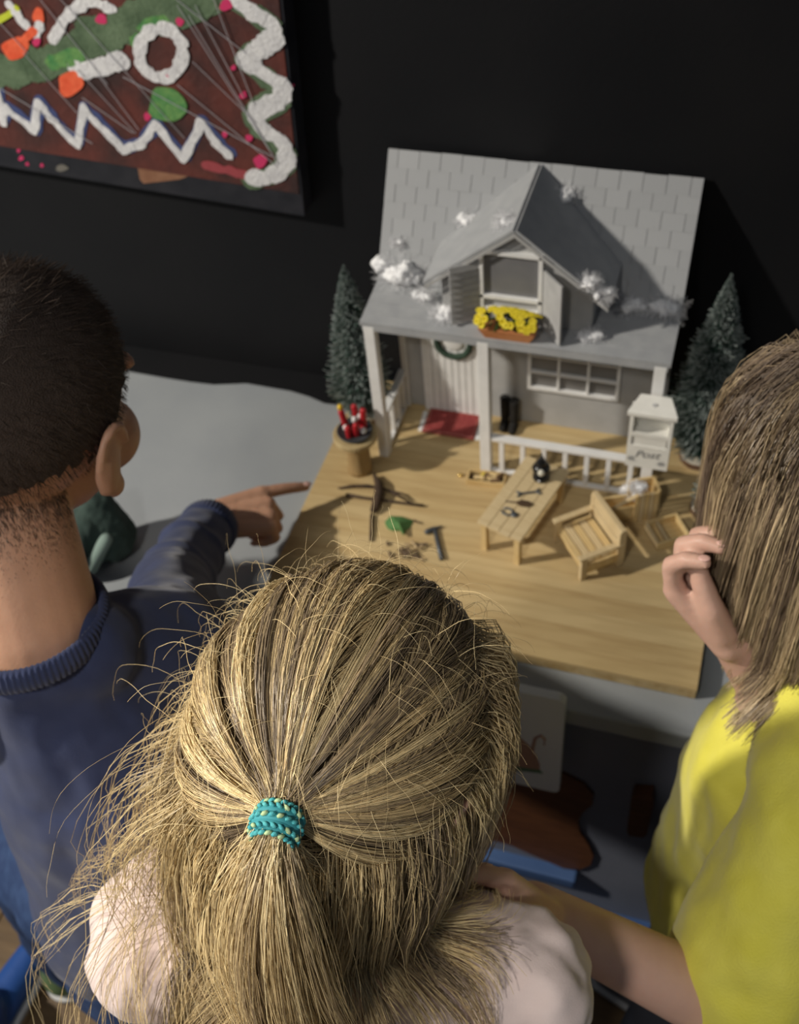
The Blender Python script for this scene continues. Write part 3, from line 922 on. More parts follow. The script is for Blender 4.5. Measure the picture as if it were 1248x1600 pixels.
# ------------------------------------------------------------------ slatted crate, tray, snow inside
cr = thing('slatted_crate', 'upright pine crate of narrow slats behind the toy armchair', 'crate', (.309, -.029, 0), math.radians(24))
for i in range(5):
    o = MB().box((0, 0, 0), (.0046, .0032, .046), bev=.0004).build('slat', m_pine if i % 2 else m_pine2, cr)
    o.location = (.002+i*.0053, -.014, .0235+random.uniform(-.001, .001))
for i in range(4):
    o = MB().box((0, 0, 0), (.0032, .0050, .046), bev=.0004).build('slat', m_pine2, cr)
    o.location = (.0265, -.0105+i*.0058, .0235)
MB().box((.0125, .009, .0235), (.030, .003, .046)).build('back_board', m_pine2, cr)
MB().box((-.0155, -.010, .011), (.030, .003, .022), bev=.0004).build('low_board', m_pine2, cr)
MB().box((-.0155, .009, .011), (.030, .003, .022), bev=.0004).build('low_board', m_pine2, cr)
MB().box((0, 0, .0015), (.056, .022, .003)).build('bottom', m_pine2, cr)
MB().tube([(-.031, -.012, .023), (.001, -.0125, .043)], [.0022, .0022], 6).build('slanting_bar', m_pine, cr)
o = snow('cotton snow tuft in the low part of the slatted crate', at(985, 768, 'z', .022), .0075, 5)
o['group'] = 'cotton snow tufts in the crate'
o = snow('cotton snow tuft on top of the slatted crate below the mailbox', V((.3135, -.034, .051)), .0065, 5)
o['group'] = 'cotton snow tufts in the crate'
ty = thing('wooden_tray', 'small open pine tray with a divider lying on the board', 'tray', at(1041, 836, 'z', 0), math.radians(33))
for c, s in (((0, .0165, .006), (.040, .003, .012)), ((0, -.0165, .006), (.040, .003, .012)), ((-.0185, 0, .006), (.003, .032, .012)), ((.0185, 0, .006), (.003, .032, .012)), ((-.006, 0, .006), (.003, .030, .010))):
    MB().box(c, s, bev=.0004).build('side', m_pine if c[0] < 0 else m_pine2, ty)
MB().box((0, 0, .001), (.038, .032, .002)).build('bottom', m_pine2, ty)

# ------------------------------------------------------------------ firewood crate and bead
fw = thing('firewood_box', 'low pine box of split firewood at the foot of the middle post', 'box', (.1340, -.0175, 0), math.radians(4))
for c, s in (((0, .0085, .004), (.046, .0018, .008)), ((0, -.0085, .004), (.046, .0018, .008)), ((-.022, 0, .004), (.0018, .017, .008)), ((.022, 0, .004), (.0018, .017, .008))):
    MB().box(c, s, bev=.0003).build('side', m_pine2, fw)
MB().box((0, 0, .0006), (.044, .016, .0012)).build('bottom', m_tool, fw)
m_fire = [mat('split_wood_pale', (.62, .46, .22), .7, (.72, .56, .30), 90), mat('split_wood_yellow', (.72, .58, .10), .7), mat('split_wood_bark', (.14, .08, .04), .8)]
words = ['yellow', 'pale']
k = 0
labs = ['yellow piece of firewood standing out in the firewood box', 'pale firewood piece next to the yellow one', 'pale firewood piece at the near edge of the firewood box', 'bark-covered firewood piece in the middle of the box',
        'pale firewood piece lying across the right half of the box', 'bark-covered firewood piece at the right end of the box', 'pale firewood piece leaning on the right side of the box', 'short pale firewood piece at the back of the box',
        'dark firewood piece at the near right corner of the box']
for (x, y, a, l, mi), lab in zip(((-.006, .002, 1.2, .012, 1), (-.001, -.003, .5, .011, 0), (-.008, -.005, .1, .012, 0), (.003, .003, -.4, .013, 2), (.009, -.001, .3, .014, 0), (.016, .003, 1.0, .011, 2), (.017, -.003, -.5, .010, 0), (.008, .005, 0, .010, 0), (.012, -.006, .2, .010, 2)), labs):
    c = V((.1340, -.0175, 0))+V((x, y, .0048+.0025*(k % 3)))
    d = V((math.cos(a), math.sin(a), .1*(-1)**k))*l/2
    o = thing('firewood_log', lab, 'firewood', c, group='firewood in the box')
    MB().cyl(-d, d, .0024, .0021, 5).build('split_log', m_fire[mi], o)
    k += 1
bead = thing('gold_bead', 'single round gold bead on the board left of the firewood box', 'bead', at(719, 744, 'z', .0))
MB().torus((0, 0, .0022), .0017, .0013, n=16, k=8).build('bead_ring', mat('gold', (.85, .62, .22), .25, metal=.8), bead, True)

# ------------------------------------------------------------------ twigs, leaf, hammer, wood chips
m_twig = mat('dark_twig', (.045, .028, .018), .85, (.08, .05, .03), 120, bump=.6)
def twig(label, pts, r, forks=()):
    P = [at(u, v, 'z', .0025+h) for u, v, h in pts]
    t = thing('twig', label, 'twig', P[0], group='twigs on the board')
    base = V(P[0])
    P = [p-base for p in P]
    MB().tube(P, [x for x in r], 7).build('stem', m_twig, t, True)
    for f in forks:
        q = [at(u, v, 'z', .0025+h)-base for u, v, h in f]
        MB().tube(q, [.0012]*(len(q)-1)+[.0006], 6).build('fork', m_twig, t, True)
twig('curved thin twig lying furthest back on the board', [(528, 763, 0), (550, 759, .002), (575, 759, .003), (600, 764, .002), (622, 775, .001), (642, 786, 0)], [.001, .0017, .0019, .0017, .0014, .0008], [[(605, 766, .002), (628, 771, .002), (645, 783, 0)]])
twig('straight dark twig lying crosswise with a knobby end', [(541, 773, 0), (570, 778, .001), (600, 782, .001), (630, 786, .001), (662, 790, 0)], [.0024, .0018, .0019, .0017, .0018], [])
twig('thick dark stick standing across the two thin twigs', [(584, 741, .004), (591, 755, .005), (592, 772, .006), (585, 795, .004), (581, 800, .003)], [.0018, .0052, .0060, .0050, .003], [])
twig('thin dark stick pointing to the near edge, left of the green leaf', [(581, 804, 0), (580, 822, .001), (579, 845, 0)], [.0024, .0022, .0018], [])
lf = thing('felt_leaf', 'green felt leaf lying beside the twigs', 'leaf', at(625, 817, 'z', 0))
c0 = lf.location
mb = MB()
pts = [(601, 815), (610, 806), (628, 807), (646, 813), (641, 824), (634, 826), (630, 834), (624, 826), (612, 829), (605, 825)]
top = [at(u, v, 'z', .004+.004*math.sin(i*1.3))-c0 for i, (u, v) in enumerate(pts)]
cv = mb.bm.verts.new(at(623, 817, 'z', .011)-c0)
tv = [mb.bm.verts.new(p) for p in top]
bvv = [mb.bm.verts.new(p-V((0, 0, .0035))) for p in top]
cb2 = mb.bm.verts.new(at(623, 817, 'z', .004)-c0)
for i in range(len(tv)):
    j = (i+1) % len(tv)
    mb.bm.faces.new((cv, tv[i], tv[j]))
    mb.bm.faces.new((tv[i], bvv[i], bvv[j], tv[j]))
    mb.bm.faces.new((cb2, bvv[j], bvv[i]))
mb.build('leaf_blade', mat('green_felt', (.06, .16, .045), .8, (.10, .22, .07), 120), lf)
MB().tube([at(646, 813, 'z', .006)-c0, at(655, 817, 'z', .003)-c0], [.0015, .001], 6).build('leaf_stalk', m_twig, lf)
hm = thing('toy_hammer', 'grey toy hammer lying on the board beside the leaf', 'hammer', at(680, 828, 'z', 0))
c0 = hm.location
MB().tube([at(679, 826, 'z', .003)-c0, at(684, 850, 'z', .003)-c0, at(690, 874, 'z', .003)-c0], [.0026, .0026, .0029], 8).build('handle', m_iron, hm, True)
MB().cap(at(667, 831, 'z', .003)-c0, at(676, 827, 'z', .003)-c0, .0034, .0030, 12).cap(at(676, 827, 'z', .003)-c0, at(691, 822, 'z', .003)-c0, .0030, .0010, 10).remesh('head', m_iron, hm, .0008, 2)
m_chip = [mat('chip_bark', (.09, .06, .035), .85, (.16, .11, .07), 120), mat('chip_pale', (.42, .31, .17), .8)]
cc = [(606, 852, 605, 846), (608, 862, 611, 872), (622, 858, 630, 866), (628, 855, 634, 868), (636, 855, 640, 868), (640, 862, 650, 858), (645, 852, 668, 850), (643, 846, 652, 856), (648, 866, 655, 873), (658, 876, 661, 872), (632, 872, 640, 862), (622, 870, 628, 862), (652, 862, 646, 872), (655, 858, 660, 852), (636, 866, 648, 868), (640, 852, 632, 850)]
for i, (a, b, c, d) in enumerate(cc):
    p, q = at(a, b, 'z', .002+.0015*(i % 3)), at(c, d, 'z', .002+.0012*((i+1) % 3))
    m_ = (p+q)/2
    o = thing('wood_chip', 'tiny cut twig piece in the pile beside the toy hammer', 'wood chip', m_, group='cut twig pieces in the pile')
    MB().cyl(p-m_, q-m_, .0017, .0015, 7).build('cut_twig', m_chip[i % 2 if i > 3 else 0], o)

# ------------------------------------------------------------------ green soft bundle on the bench
gb = thing('cloth_bundle', 'dark green cloth bundle on the bench beside the person in navy', 'cloth', (-.275, -.215, BT+.012))
m_gc = mat('dark_green_cloth', (.025, .045, .038), .9, (.04, .065, .055), 60, bump=.4)
MB().cap((0, 0, .02), (-.01, .012, .06), .032, .022).cap((-.03, -.03, .02), (-.02, -.01, .045), .03, .024).remesh('bundle', m_gc, gb, .003, 4, .004, 40)
MB().cap((-.005, -.042, .012), (.012, -.020, .040), .009, .008).remesh('pale_fold', mat('pale_green_cloth', (.20, .27, .24), .9), gb, .002, 3)

# ------------------------------------------------------------------ people
def nrm(v):
    return V(v).normalized()
class Frame:
    """head frame: r right, f forward, u up"""
    def __init__(s, c, f, up=(0, 0, 1)):
        s.c = V(c)
        s.f = nrm(f)
        s.r = s.f.cross(V(up)).normalized()
        s.u = s.r.cross(s.f).normalized()
        s.M = Matrix((s.r, s.f, s.u)).transposed()
    def p(s, x, y, z):
        return s.c+s.r*x+s.f*y+s.u*z
def head_shapes(mb, F, k=1.0):
    E = lambda c, s, rot=None: mb.ell(F.p(*[q*k for q in c]), [q*k for q in s], F.M if rot is None else F.M @ rot, 3)
    E((0, -.006, .020), (.068, .084, .074))
    E((0, .022, -.020), (.056, .058, .066))
    E((0, .034, -.048), (.042, .042, .042))
    E((0, .057, -.080), (.017, .016, .013))
    for s in (-1, 1):
        E((s*.031, .050, -.036), (.025, .026, .027))
        E((s*.026, .070, .013), (.022, .010, .008))
        E((s*.071, -.004, -.014), (.005, .0165, .0255), Matrix.Rotation(s*.35, 3, 'Z') @ Matrix.Rotation(-.18, 3, 'X'))
        E((s*.070, -.001, -.036), (.0055, .0085, .0090))
        pts = [F.p(*[q*k for q in (s*(.0735+.003*math.sin(a)), -.006+.0165*math.cos(a)*-1*.95-.001, -.012+.0245*math.sin(a))]) for a in [math.radians(g) for g in range(-70, 171, 24)]]
        mb.tube(pts, [.0034*k]*len(pts), 7)
    mb.cap(F.p(0, .078*k, -.002*k), F.p(0, .090*k, -.026*k), .0065*k, .0085*k)
    for s in (-1, 1):
        mb.ell(F.p(s*.0075*k, .083*k, -.029*k), .0062*k, None, 2)
    E((0, .074, -.053), (.017, .008, .0055))
    E((0, .072, -.062), (.015, .008, .0055))
def face_parts(F, body, iris, lipm, browm, k=1.0):
    for s in (-1, 1):
        e = MB().ell(F.p(s*.0275*k, .0630*k, -.004*k), .0112*k, None, 3).build('eye', mat('eye_white', (.75, .74, .72), .2), body, True)
        MB().ell(F.p(s*.0275*k, .0712*k, -.005*k), (.0062*k, .0040*k, .0062*k), F.M, 2).build('iris', iris, e, True)
        MB().tube([F.p(s*.012*k, .0845*k, .014*k), F.p(s*.027*k, .0815*k, .019*k), F.p(s*.042*k, .070*k, .014*k)], [.0016, .002, .001], 6).build('eyebrow', browm, body, True)
    MB().tube([F.p(-.016*k, .0785*k, -.0575*k), F.p(0, .0825*k, -.0582*k), F.p(.016*k, .0785*k, -.0575*k)], [.0012, .0028, .0012], 6).build('mouth', lipm, body, True)
def hand(mb, w, d, n, side, L, curls, thumb=.5, spread=.09, tcurl=.5):
    """w wrist, d finger direction, n back-of-hand normal, side: thumb side vector; L hand length; curls per finger (index..little) as 3 angles"""
    w, d = V(w), nrm(d)
    n = nrm(V(n)-d*V(n).dot(d))
    s = d.cross(n)
    if s.dot(V(side)) < 0:
        s = -s
    pl = L*.52
    offs = (.30, .10, -.10, -.28)
    lens = (.43, .48, .45, .35)
    rb = L*.062
    tips = []
    for i, o in enumerate(offs):
        k0 = w+s*(o*L*.40)
        k1 = w+d*pl*(1.0, 1.03, .99, .92)[i]+s*(o*L*.72)
        mb.cap(k0, k1, L*.095, L*.075, 10, 3)
        p = k1
        dd = (d+s*(o*spread*3)).normalized()
        nn = n
        for j, fr in enumerate((.46, .30, .24)):
            a = curls[i][j]
            dd2 = (dd*math.cos(a)-nn*math.sin(a)).normalized()
            nn = (nn*math.cos(a)+dd*math.sin(a)).normalized()
            dd = dd2
            q = p+dd*L*lens[i]*fr
            mb.cap(p, q, rb*(1.06, .96, .88)[j], rb*(.96, .88, .76)[j], 10, 3)
            p = q
        tips.append((p, dd, nn))
    b = w+d*pl*.22+s*L*.13-n*L*.04
    t1 = b+(d*.55+s*thumb-n*.25).normalized()*L*.24
    t2 = t1+(d*(.8)+s*(thumb*.4-tcurl*.6)-n*.2).normalized()*L*.17
    t3 = t2+(d*(.8)+s*(thumb*.1-tcurl)-n*.2).normalized()*L*.13
    mb.cap(b, t1, L*.105, L*.080, 10, 3)
    mb.cap(t1, t2, L*.076, L*.068, 10, 3)
    mb.cap(t2, t3, L*.068, L*.054, 10, 3)
    tips.append((t3, (t3-t2).normalized(), n))
    return tips
def nails(tips, L, body, m_):
    for p, d, n in tips:
        MB().ell(p+n*L*.040+d*L*.004, (L*.030, L*.042, L*.010), Matrix((d.cross(n), d, n)).transposed(), 2).build('nail', m_, body, True)

def skin(name, c, c2):
    return mat(name, c, .48, c2, 35, 4, bump=.10, bscale=420, sss=.18, spec=.4)
sk_boy = skin('boy_skin', (.50, .28, .185), (.55, .315, .21))
sk_girl = skin('girl_skin', (.58, .36, .28), (.62, .40, .31))
sk_rk = skin('right_child_skin', (.56, .34, .26), (.60, .375, .29))
m_nail = mat('nail', (.62, .38, .32), .3)
m_lip = mat('lips', (.45, .17, .14), .45)
m_hair = mat('blonde_hair', (.4, .3, .15), .34, attr='strand', spec=.55)
m_hairb = mat('dark_hair', (.04, .03, .02), .5, attr='strand', spec=.3)

def cap_mesh(F, rad, cz, keep, material, name, parent, infl=1.0, yo=0):
    mb = MB()
    mb.ell((0, 0, 0), 1, None, 5)
    kill = [f for f in mb.bm.faces if not keep(f.calc_center_median())]
    bmesh.ops.delete(mb.bm, geom=kill, context='FACES')
    for v in mb.bm.verts:
        n = v.co.copy()
        v.co = F.p(n.x*rad[0]*infl, n.y*rad[1]*infl+yo, cz+n.z*rad[2]*infl)
    return mb.build(name, material, parent, True)

class Coll:
    def __init__(s, c, M):
        s.c = np.array(c)
        s.M = np.array(M)
        s.I = np.linalg.inv(s.M)
    def push(s, p, infl):
        q = (p-s.c)@s.I.T
        r = np.linalg.norm(q, axis=1)
        t = 1+infl
        k = r < t
        p[k] = s.c+((q[k]/r[k, None])*t[k, None])@s.M.T
        return p
def sim(root, d, length, steps, colls, infl, g=.35, jit=.0, wave=0, damp=None, G=(0, 0, -1)):
    n = len(root)
    P = np.zeros((n, steps+1, 3))
    P[:, 0] = root
    p = root.copy()
    d = d/np.linalg.norm(d, axis=1, keepdims=True)
    G = np.array(G, float)
    ds = (length/steps)[:, None]
    ph = rng.random(n)*6.28
    fq = rng.uniform(6, 11, n)
    axis = rng.normal(size=(n, 3))
    axis[:, 2] *= .2
    axis /= np.linalg.norm(axis, axis=1, keepdims=True)
    gg = np.broadcast_to(np.asarray(g, float), (n,))[:, None]
    for k in range(steps):
        dd = d*(1-gg)+G*gg+rng.normal(size=(n, 3))*jit
        if not np.isscalar(wave):
            dd = dd+axis*(np.asarray(wave)*np.sin(fq*k/steps*2+ph))[:, None]
        dd /= np.linalg.norm(dd, axis=1, keepdims=True)
        q = p+dd*ds
        for c in colls:
            q = c.push(q, infl)
        d = q-p
        d /= np.linalg.norm(d, axis=1, keepdims=True)+1e-9
        p = q
        P[:, k+1] = p
    return P
def clump(P, k, amt, seed_rng):
    """gather strands around a few of their own number, more towards the tips"""
    n, m_, _ = P.shape
    g = seed_rng.choice(n, k, replace=False)
    key = P[:, 0]+P[:, m_//2]*.5
    kg = key[g]
    best = np.zeros(n, int)
    for a in range(0, n, 2000):
        D = ((key[a:a+2000, None]-kg[None])**2).sum(2)
        best[a:a+2000] = D.argmin(1)
    t = np.linspace(0, 1, m_)[None, :, None]**.7*amt
    return P+(P[g][best]-P)*t, best
def colours(n, m_, palette, best, nb, tipgain=.15, sd=.12):
    pal = np.array(palette)
    u = rng.random(nb)
    f = np.clip(u[best]+rng.normal(0, .22, n), 0, .999)*(len(pal)-1)
    i = f.astype(int)
    c = pal[i]+(pal[np.minimum(i+1, len(pal)-1)]-pal[i])*(f-i)[:, None]
    c = c*np.exp(rng.normal(0, sd, n))[:, None]
    return c[:, None, :]*np.linspace(.92, 1+tipgain, m_)[None, :, None]
def ellM(F, r):
    return np.array([[F.M[i][j]*r[j] for j in range(3)] for i in range(3)])
def taper(n, m_, r, tip=.45):
    return np.full((n, m_), r)*np.linspace(1, tip, m_)[None]*rng.uniform(.75, 1.2, (n, 1))

# ---- legs and shoes shared by the three
def legs(mb, hips, feet, r=(.068, .048, .036)):
    out = []
    for h, f in zip(hips, feet):
        h, f = V(h), V(f)
        kn = (h+f)/2+V((.01, .03, 0))
        mb.cap(h, kn, r[0], r[1])
        mb.cap(kn, f+V((0, 0, .05)), r[1], r[2])
def shoe(p, d, material, parent, name='shoe'):
    p = V(p)
    d = nrm((d[0], d[1], 0))
    o = MB().cap(p-d*.03+V((0, 0, .032)), p+d*.085+V((0, 0, .024)), .031, .023).cap(p-d*.025+V((0, 0, .04)), p-d*.015+V((0, 0, .075)), .034, .036).remesh(name, material, parent, .004, 4)
    s = MB()
    for v in (0,):
        s.cap(p-d*.03+V((0, 0, .008)), p+d*.088+V((0, 0, .008)), .033, .027)
    for v in s.bm.verts:
        v.co.z = min(max(v.co.z, FZ+.0052), FZ+.016)
    s.build('sole', mat('white_sole', (.5, .5, .5), .6), o)
    return o

# ================================================================== boy
FB = Frame(at(24, 645, 'd', .75), (.02, .93, -.26), (.06, .05, 1))
KB = 1.05
bN = at(52, 960, 'd', .775)
bSR, bEl, bWr = V((-.002, -.488, .272)), V((-.100, -.345, .140)), V((-.1385, -.198, .058))
bSL, bElL, bWrL = at(-60, 1060, 'd', .82), at(-110, 930, 'd', .98), at(-90, 800, 'd', 1.10)
bCh, bHip = at(190, 1175, 'd', .90), at(255, 1440, 'd', 1.08)
bKn = at(25, 1290, 'd', 1.28)
bF = [V((-.06, -.60, FZ+.005)), at(140, 1512, 'z', FZ+.005)]
boy = thing('person', 'person in a navy sweatshirt and jeans pointing at the toy garden', 'person', (bF[0]+bF[1])/2)
boy.location.z = FZ
mb = MB()
head_shapes(mb, FB, KB)
mb.cap(FB.p(0, -.030, -.045), bN+V((0, -.004, -.012)), .044, .046)
mb.cap(bN+V((0, 0, -.05)), bCh, .040, .075).cap(bCh, bHip, .075, .075)
mb.cap(bSR, bEl, .036, .030).cap(bEl, bWr, .029, .0195)
mb.cap(bSL, bElL, .036, .030).cap(bElL, bWrL, .029, .020)
tipI = at(521, 788, 'z', .026)
hd = (tipI-bWr).normalized()
tips = hand(mb, bWr, (tipI-bWr)+V((0, 0, .012)), (-.1, -.15, 1), (-.6, .8, 0), .125,
     [(.10, .10, .06), (1.15, 1.35, .8), (1.25, 1.4, .8), (1.3, 1.4, .8)], thumb=.35, tcurl=.5)
hand(mb, bWrL, (.1, .5, -.8), (-1, 0, 0), (0, 1, 0), .12, [(.4, .4, .3)]*4)
legs(mb, [bHip+V((.03, 0, -.03))], bF[:1])
mb.cap(bHip+V((-.04, 0, -.02)), bKn, .062, .046).cap(bKn, bF[1]+V((0, 0, .05)), .046, .034)
body = wp(mb.remesh('body', sk_boy, None, .0027, 4), boy)
nails(tips, .125, body, m_nail)
face_parts(FB, body, mat('brown_iris', (.05, .025, .01), .15), m_lip, mat('dark_brow', (.03, .02, .015), .7), KB)
m_navy = mat('navy_sweatshirt', (.022, .032, .085), .9, (.030, .042, .105), 40, 4, bump=.15, bscale=900, sheen=.15)
mb = MB()
mb.cap(bN+V((-.004, -.006, -.040)), bCh, .058, .098).cap(bN+V((-.03, -.014, -.035)), bN+V((.03, 0, -.035)), .042, .042).cap(bCh, bHip+V((0, .0, .06)), .098, .100)
mb.cap(bN+V((.012, -.008, -.034)), bSR, .046, .052).cap(bN+V((-.022, -.016, -.030)), bSL, .046, .054)
mb.cap(bSR, bEl, .050, .037).cap(bEl, bEl.lerp(bWr, .82), .037, .030)
mb.cap(bSL, bElL, .055, .043).cap(bElL, bElL.lerp(bWrL, .85), .043, .032)
for t, e in ((.15, .010), (.32, .006), (.5, .009)):          # sleeve folds
    c = bEl.lerp(bWr, t)
    mb.torus(c, .029, e, (bWr-bEl).normalized()+V((.2, 0, .2)), 20, 8)
sw = wp(mb.remesh('sweatshirt', m_navy, None, .0036, 5, .006, 13), boy)
ax = (bN-bCh).normalized()
axn = nrm(ax+V((.05, .25, .35)))
def ribbed(c, axis, R_, r, nr, name, material, parent, sq=1, h=2.2):
    Q = nrm(axis).to_track_quat('Z', 'Y')
    mb = MB()
    N = nr*4
    rings = []
    for i in range(N):
        a = 2*math.pi*i/N
        k = R_+.0007*math.cos(nr*a)
        rings.append([mb.bm.verts.new(V(c)+Q @ V(((k+r*math.cos(b))*math.cos(a), (k+r*math.cos(b))*math.sin(a)*sq, r*h*math.sin(b)))) for b in [2*math.pi*j/8 for j in range(8)]])
    for i in range(N):
        for j in range(8):
            mb.bm.faces.new((rings[i][j], rings[(i+1) % N][j], rings[(i+1) % N][(j+1) % 8], rings[i][(j+1) % 8]))
    return mb.build(name, material, parent, True)
ribbed(bN+V((-.004, -.006, -.006)), axn, .0535, .0048, 90, 'ribbed_collar', m_navy, sw, 1.05)
ribbed(bEl.lerp(bWr, .86), bWr-bEl, .029, .0040, 44, 'ribbed_cuff', m_navy, sw, 1, 3.4)
ribbed(bElL.lerp(bWrL, .9), bWrL-bElL, .029, .0040, 44, 'ribbed_cuff', m_navy, sw, 1, 3.4)
m_jean = mat('blue_jeans', (.016, .038, .11), .8, (.028, .06, .15), 60, 4, bump=.5, bscale=700)
mb = MB().cap(bHip+V((.012, 0, .035)), bHip+V((-.01, 0, -.05)), .100, .102)
legs(mb, [bHip+V((.03, 0, -.03))], [bF[0]+V((0, 0, .03))], (.085, .064, .056))
mb.cap(bHip+V((-.04, 0, -.02)), bKn, .080, .062).cap(bKn, bF[1]+V((0, 0, .07)), .062, .050)
wp(mb.remesh('jeans', m_jean, None, .004, 4, .005, 18), boy)
m_gshoe = mat('green_shoe', (.13, .20, .09), .6)
for f in bF:
    wp(shoe(f, (.6, .8), m_gshoe, None), boy)
bs = shoe(at(4, 1590, 'z', FZ+.005), (.1, .9), mat('blue_shoe', (.02, .075, .28), .5), None)
tag(bs, 'bright blue shoe on the floor at the lower left corner', 'shoe')
# short hair
rad = (.0750, .0915, .0810)
CZ = .021
def keepb(n):
    line = -.12 if n.y < .15 else -.12+(n.y-.15)*1.25
    return n.z > line
sc = cap_mesh(FB, rad, CZ, lambda n: n.z+.10*noise.noise(n*9) > (-.56+.3*abs(n.x) if n.y < .15 else -.15+(n.y-.15)*1.2), mat('boy_hair_base', (.050, .034, .026), .8, (.066, .046, .036), 200, bump=.9, bscale=900), 'short_hair', boy, 1.0, -.0055)
wp(sc, boy)
n = 15000
d = rng.normal(size=(n, 3))
d /= np.linalg.norm(d, axis=1, keepdims=True)
line = np.where(d[:, 1] < .15, -.80+.30*np.abs(d[:, 0]), -.42+(d[:, 1]-.15)*1.35)
fade = np.clip((d[:, 2]-line)/.55, 0, 1)
keep = (d[:, 2] > line) & (rng.random(n) < .25+fade)
d, fade = d[keep], fade[keep]
n = len(d)
Mh = np.array([[FB.M[i][j] for j in range(3)] for i in range(3)])
root = np.array(FB.c)+(d*np.array(rad)*np.array([.985, .985, .985])+np.array([0, -.0055, CZ]))@Mh.T
nor = (d/np.array(rad))@Mh.T
nor /= np.linalg.norm(nor, axis=1, keepdims=True)
flow = np.stack([d[:, 0]*.2, .5+.3*d[:, 2], -.9+.6*d[:, 2]], 1)@Mh.T
L = .0020+.0070*fade+.006*np.clip(d[:, 2]-.4, 0, 1)
P = np.zeros((n, 4, 3))
dirn = nor*.28+flow*.7+rng.normal(size=(n, 3))*.22
dirn /= np.linalg.norm(dirn, axis=1, keepdims=True)
for k, f in enumerate((0, .35, .7, 1)):
    P[:, k] = root+dirn*(L*f)[:, None]+flow*(L*f*f*.25)[:, None]
cols = np.repeat((np.array([.052, .036, .027])*np.exp(rng.normal(0, .3, (n, 1))))[:, None, :], 4, 1)
nn_ = 6000
aa = rng.uniform(-2.0, 2.0, nn_)
tt = rng.random(nn_)**1.8*.62
p0, p1 = np.array(FB.p(0, -.030, -.045)), np.array(bN+V((0, -.004, -.012)))
axk = (p1-p0)/np.linalg.norm(p1-p0)
bk = -np.array(FB.f)
bk -= axk*(bk@axk)
bk /= np.linalg.norm(bk)
sd_ = np.cross(axk, bk)
nr_ = np.cos(aa)[:, None]*bk+np.sin(aa)[:, None]*sd_
rt = p0+(p1-p0)*tt[:, None]+nr_*.0438
Pn = np.zeros((nn_, 4, 3))
dn = axk*.9+nr_*.35+rng.normal(size=(nn_, 3))*.15
for k, f in enumerate((0, .35, .7, 1)):
    Pn[:, k] = rt+dn*(f*.0045*(1-tt))[:, None]
P = np.concatenate([P, Pn])
cols = np.concatenate([cols, np.repeat((np.array([.10, .068, .050])*np.exp(rng.normal(0, .3, (nn_, 1))))[:, None, :], 4, 1)])
n = len(P)
rr_ = taper(n, 4, .00026, .4)
rr_[-nn_:] *= .6
hs = strands('short_strands', P, rr_, cols, m_hairb, sc)
hs['kind'] = 'stuff'

# ================================================================== girl in the middle
FG = Frame(at(540, 1162, 'd', .600), (.27, .90, -.30), (0.02, .0, 1))
gN = FG.c+V((-.010, -.062, -.105))
gSL, gSR = at(262, 1470, 'd', .675), V((.322, -.672, .285))
gCh, gHip = V((.205, -.695, .20)), V((.20, -.70, -.06))
gEL, gER = V((.055, -.655, .17)), V((.320, -.640, .130))
gWL, gWR = V((.13, -.575, .085)), V((.225, -.575, .085))
gF = [V((.145, -.70, FZ+.005)), V((.265, -.70, FZ+.005))]
girl = thing('person', 'person in a pale pink top with a teal hair tie, seen from behind', 'person', (.205, -.70, FZ))
mb = MB()
head_shapes(mb, FG)
mb.cap(FG.p(0, -.03, -.045), gN+V((0, 0, -.01)), .038, .040)
mb.cap(gN, gCh, .05, .085).cap(gCh, gHip, .085, .08)
for S, E_, W in ((gSL, gEL, gWL), (gSR, gER, gWR)):
    mb.cap(S, E_, .034, .028).cap(E_, W, .027, .019)
hand(mb, gWL, (.3, .8, -.3), (0, .2, 1), (1, 0, 0), .115, [(.3, .3, .2)]*4)
hand(mb, gWR, (-.2, .8, -.3), (0, .2, 1), (-1, 0, 0), .115, [(.3, .3, .2)]*4)
legs(mb, [gHip+V((-.05, 0, -.04)), gHip+V((.05, 0, -.04))], gF)
gbody = wp(mb.remesh('body', sk_girl, None, .0029, 4), girl)
face_parts(FG, gbody, mat('blue_iris', (.06, .14, .25), .15), m_lip, mat('blonde_brow', (.30, .21, .11), .7))
m_pink = mat('pale_pink_top', (.82, .66, .61), .85, (.86, .71, .66), 40, 4, bump=.12, bscale=900, sheen=.3)
mb = MB().cap(gN+V((0, -.008, -.055)), gCh, .062, .100).cap(gCh, gHip+V((0, 0, -.03)), .100, .112)
for S, E_, W in ((gSL, gEL, gWL), (gSR, gER, gWR)):
    mb.cap(gN+V((0, -.005, -.045)).lerp(V((0, 0, 0)), .0), S, .044, .050).cap(S, E_, .050, .040).cap(E_, E_.lerp(W, .9), .039, .030)
top = wp(mb.remesh('pink_top', m_pink, None, .0036, 5, .007, 20), girl)
ribbed(gN+V((0, -.008, -.030)), (0, .25, 1), .054, .004, 80, 'neck_band', m_pink, top, 1.05)
m_leg = mat('grey_leggings', (.10, .10, .13), .85, (.13, .13, .16), 60)
mb = MB().cap(gHip+V((0, 0, -.0)), gHip+V((0, 0, -.05)), .092, .092)
legs(mb, [gHip+V((-.05, 0, -.04)), gHip+V((.05, 0, -.04))], [f+V((0, 0, .03)) for f in gF], (.074, .054, .044))
wp(mb.remesh('leggings', m_leg, None, .0045, 4), girl)
for f in gF:
    wp(shoe(f, (0, 1), mat('pink_shoe', (.5, .2, .25), .5), None), girl)

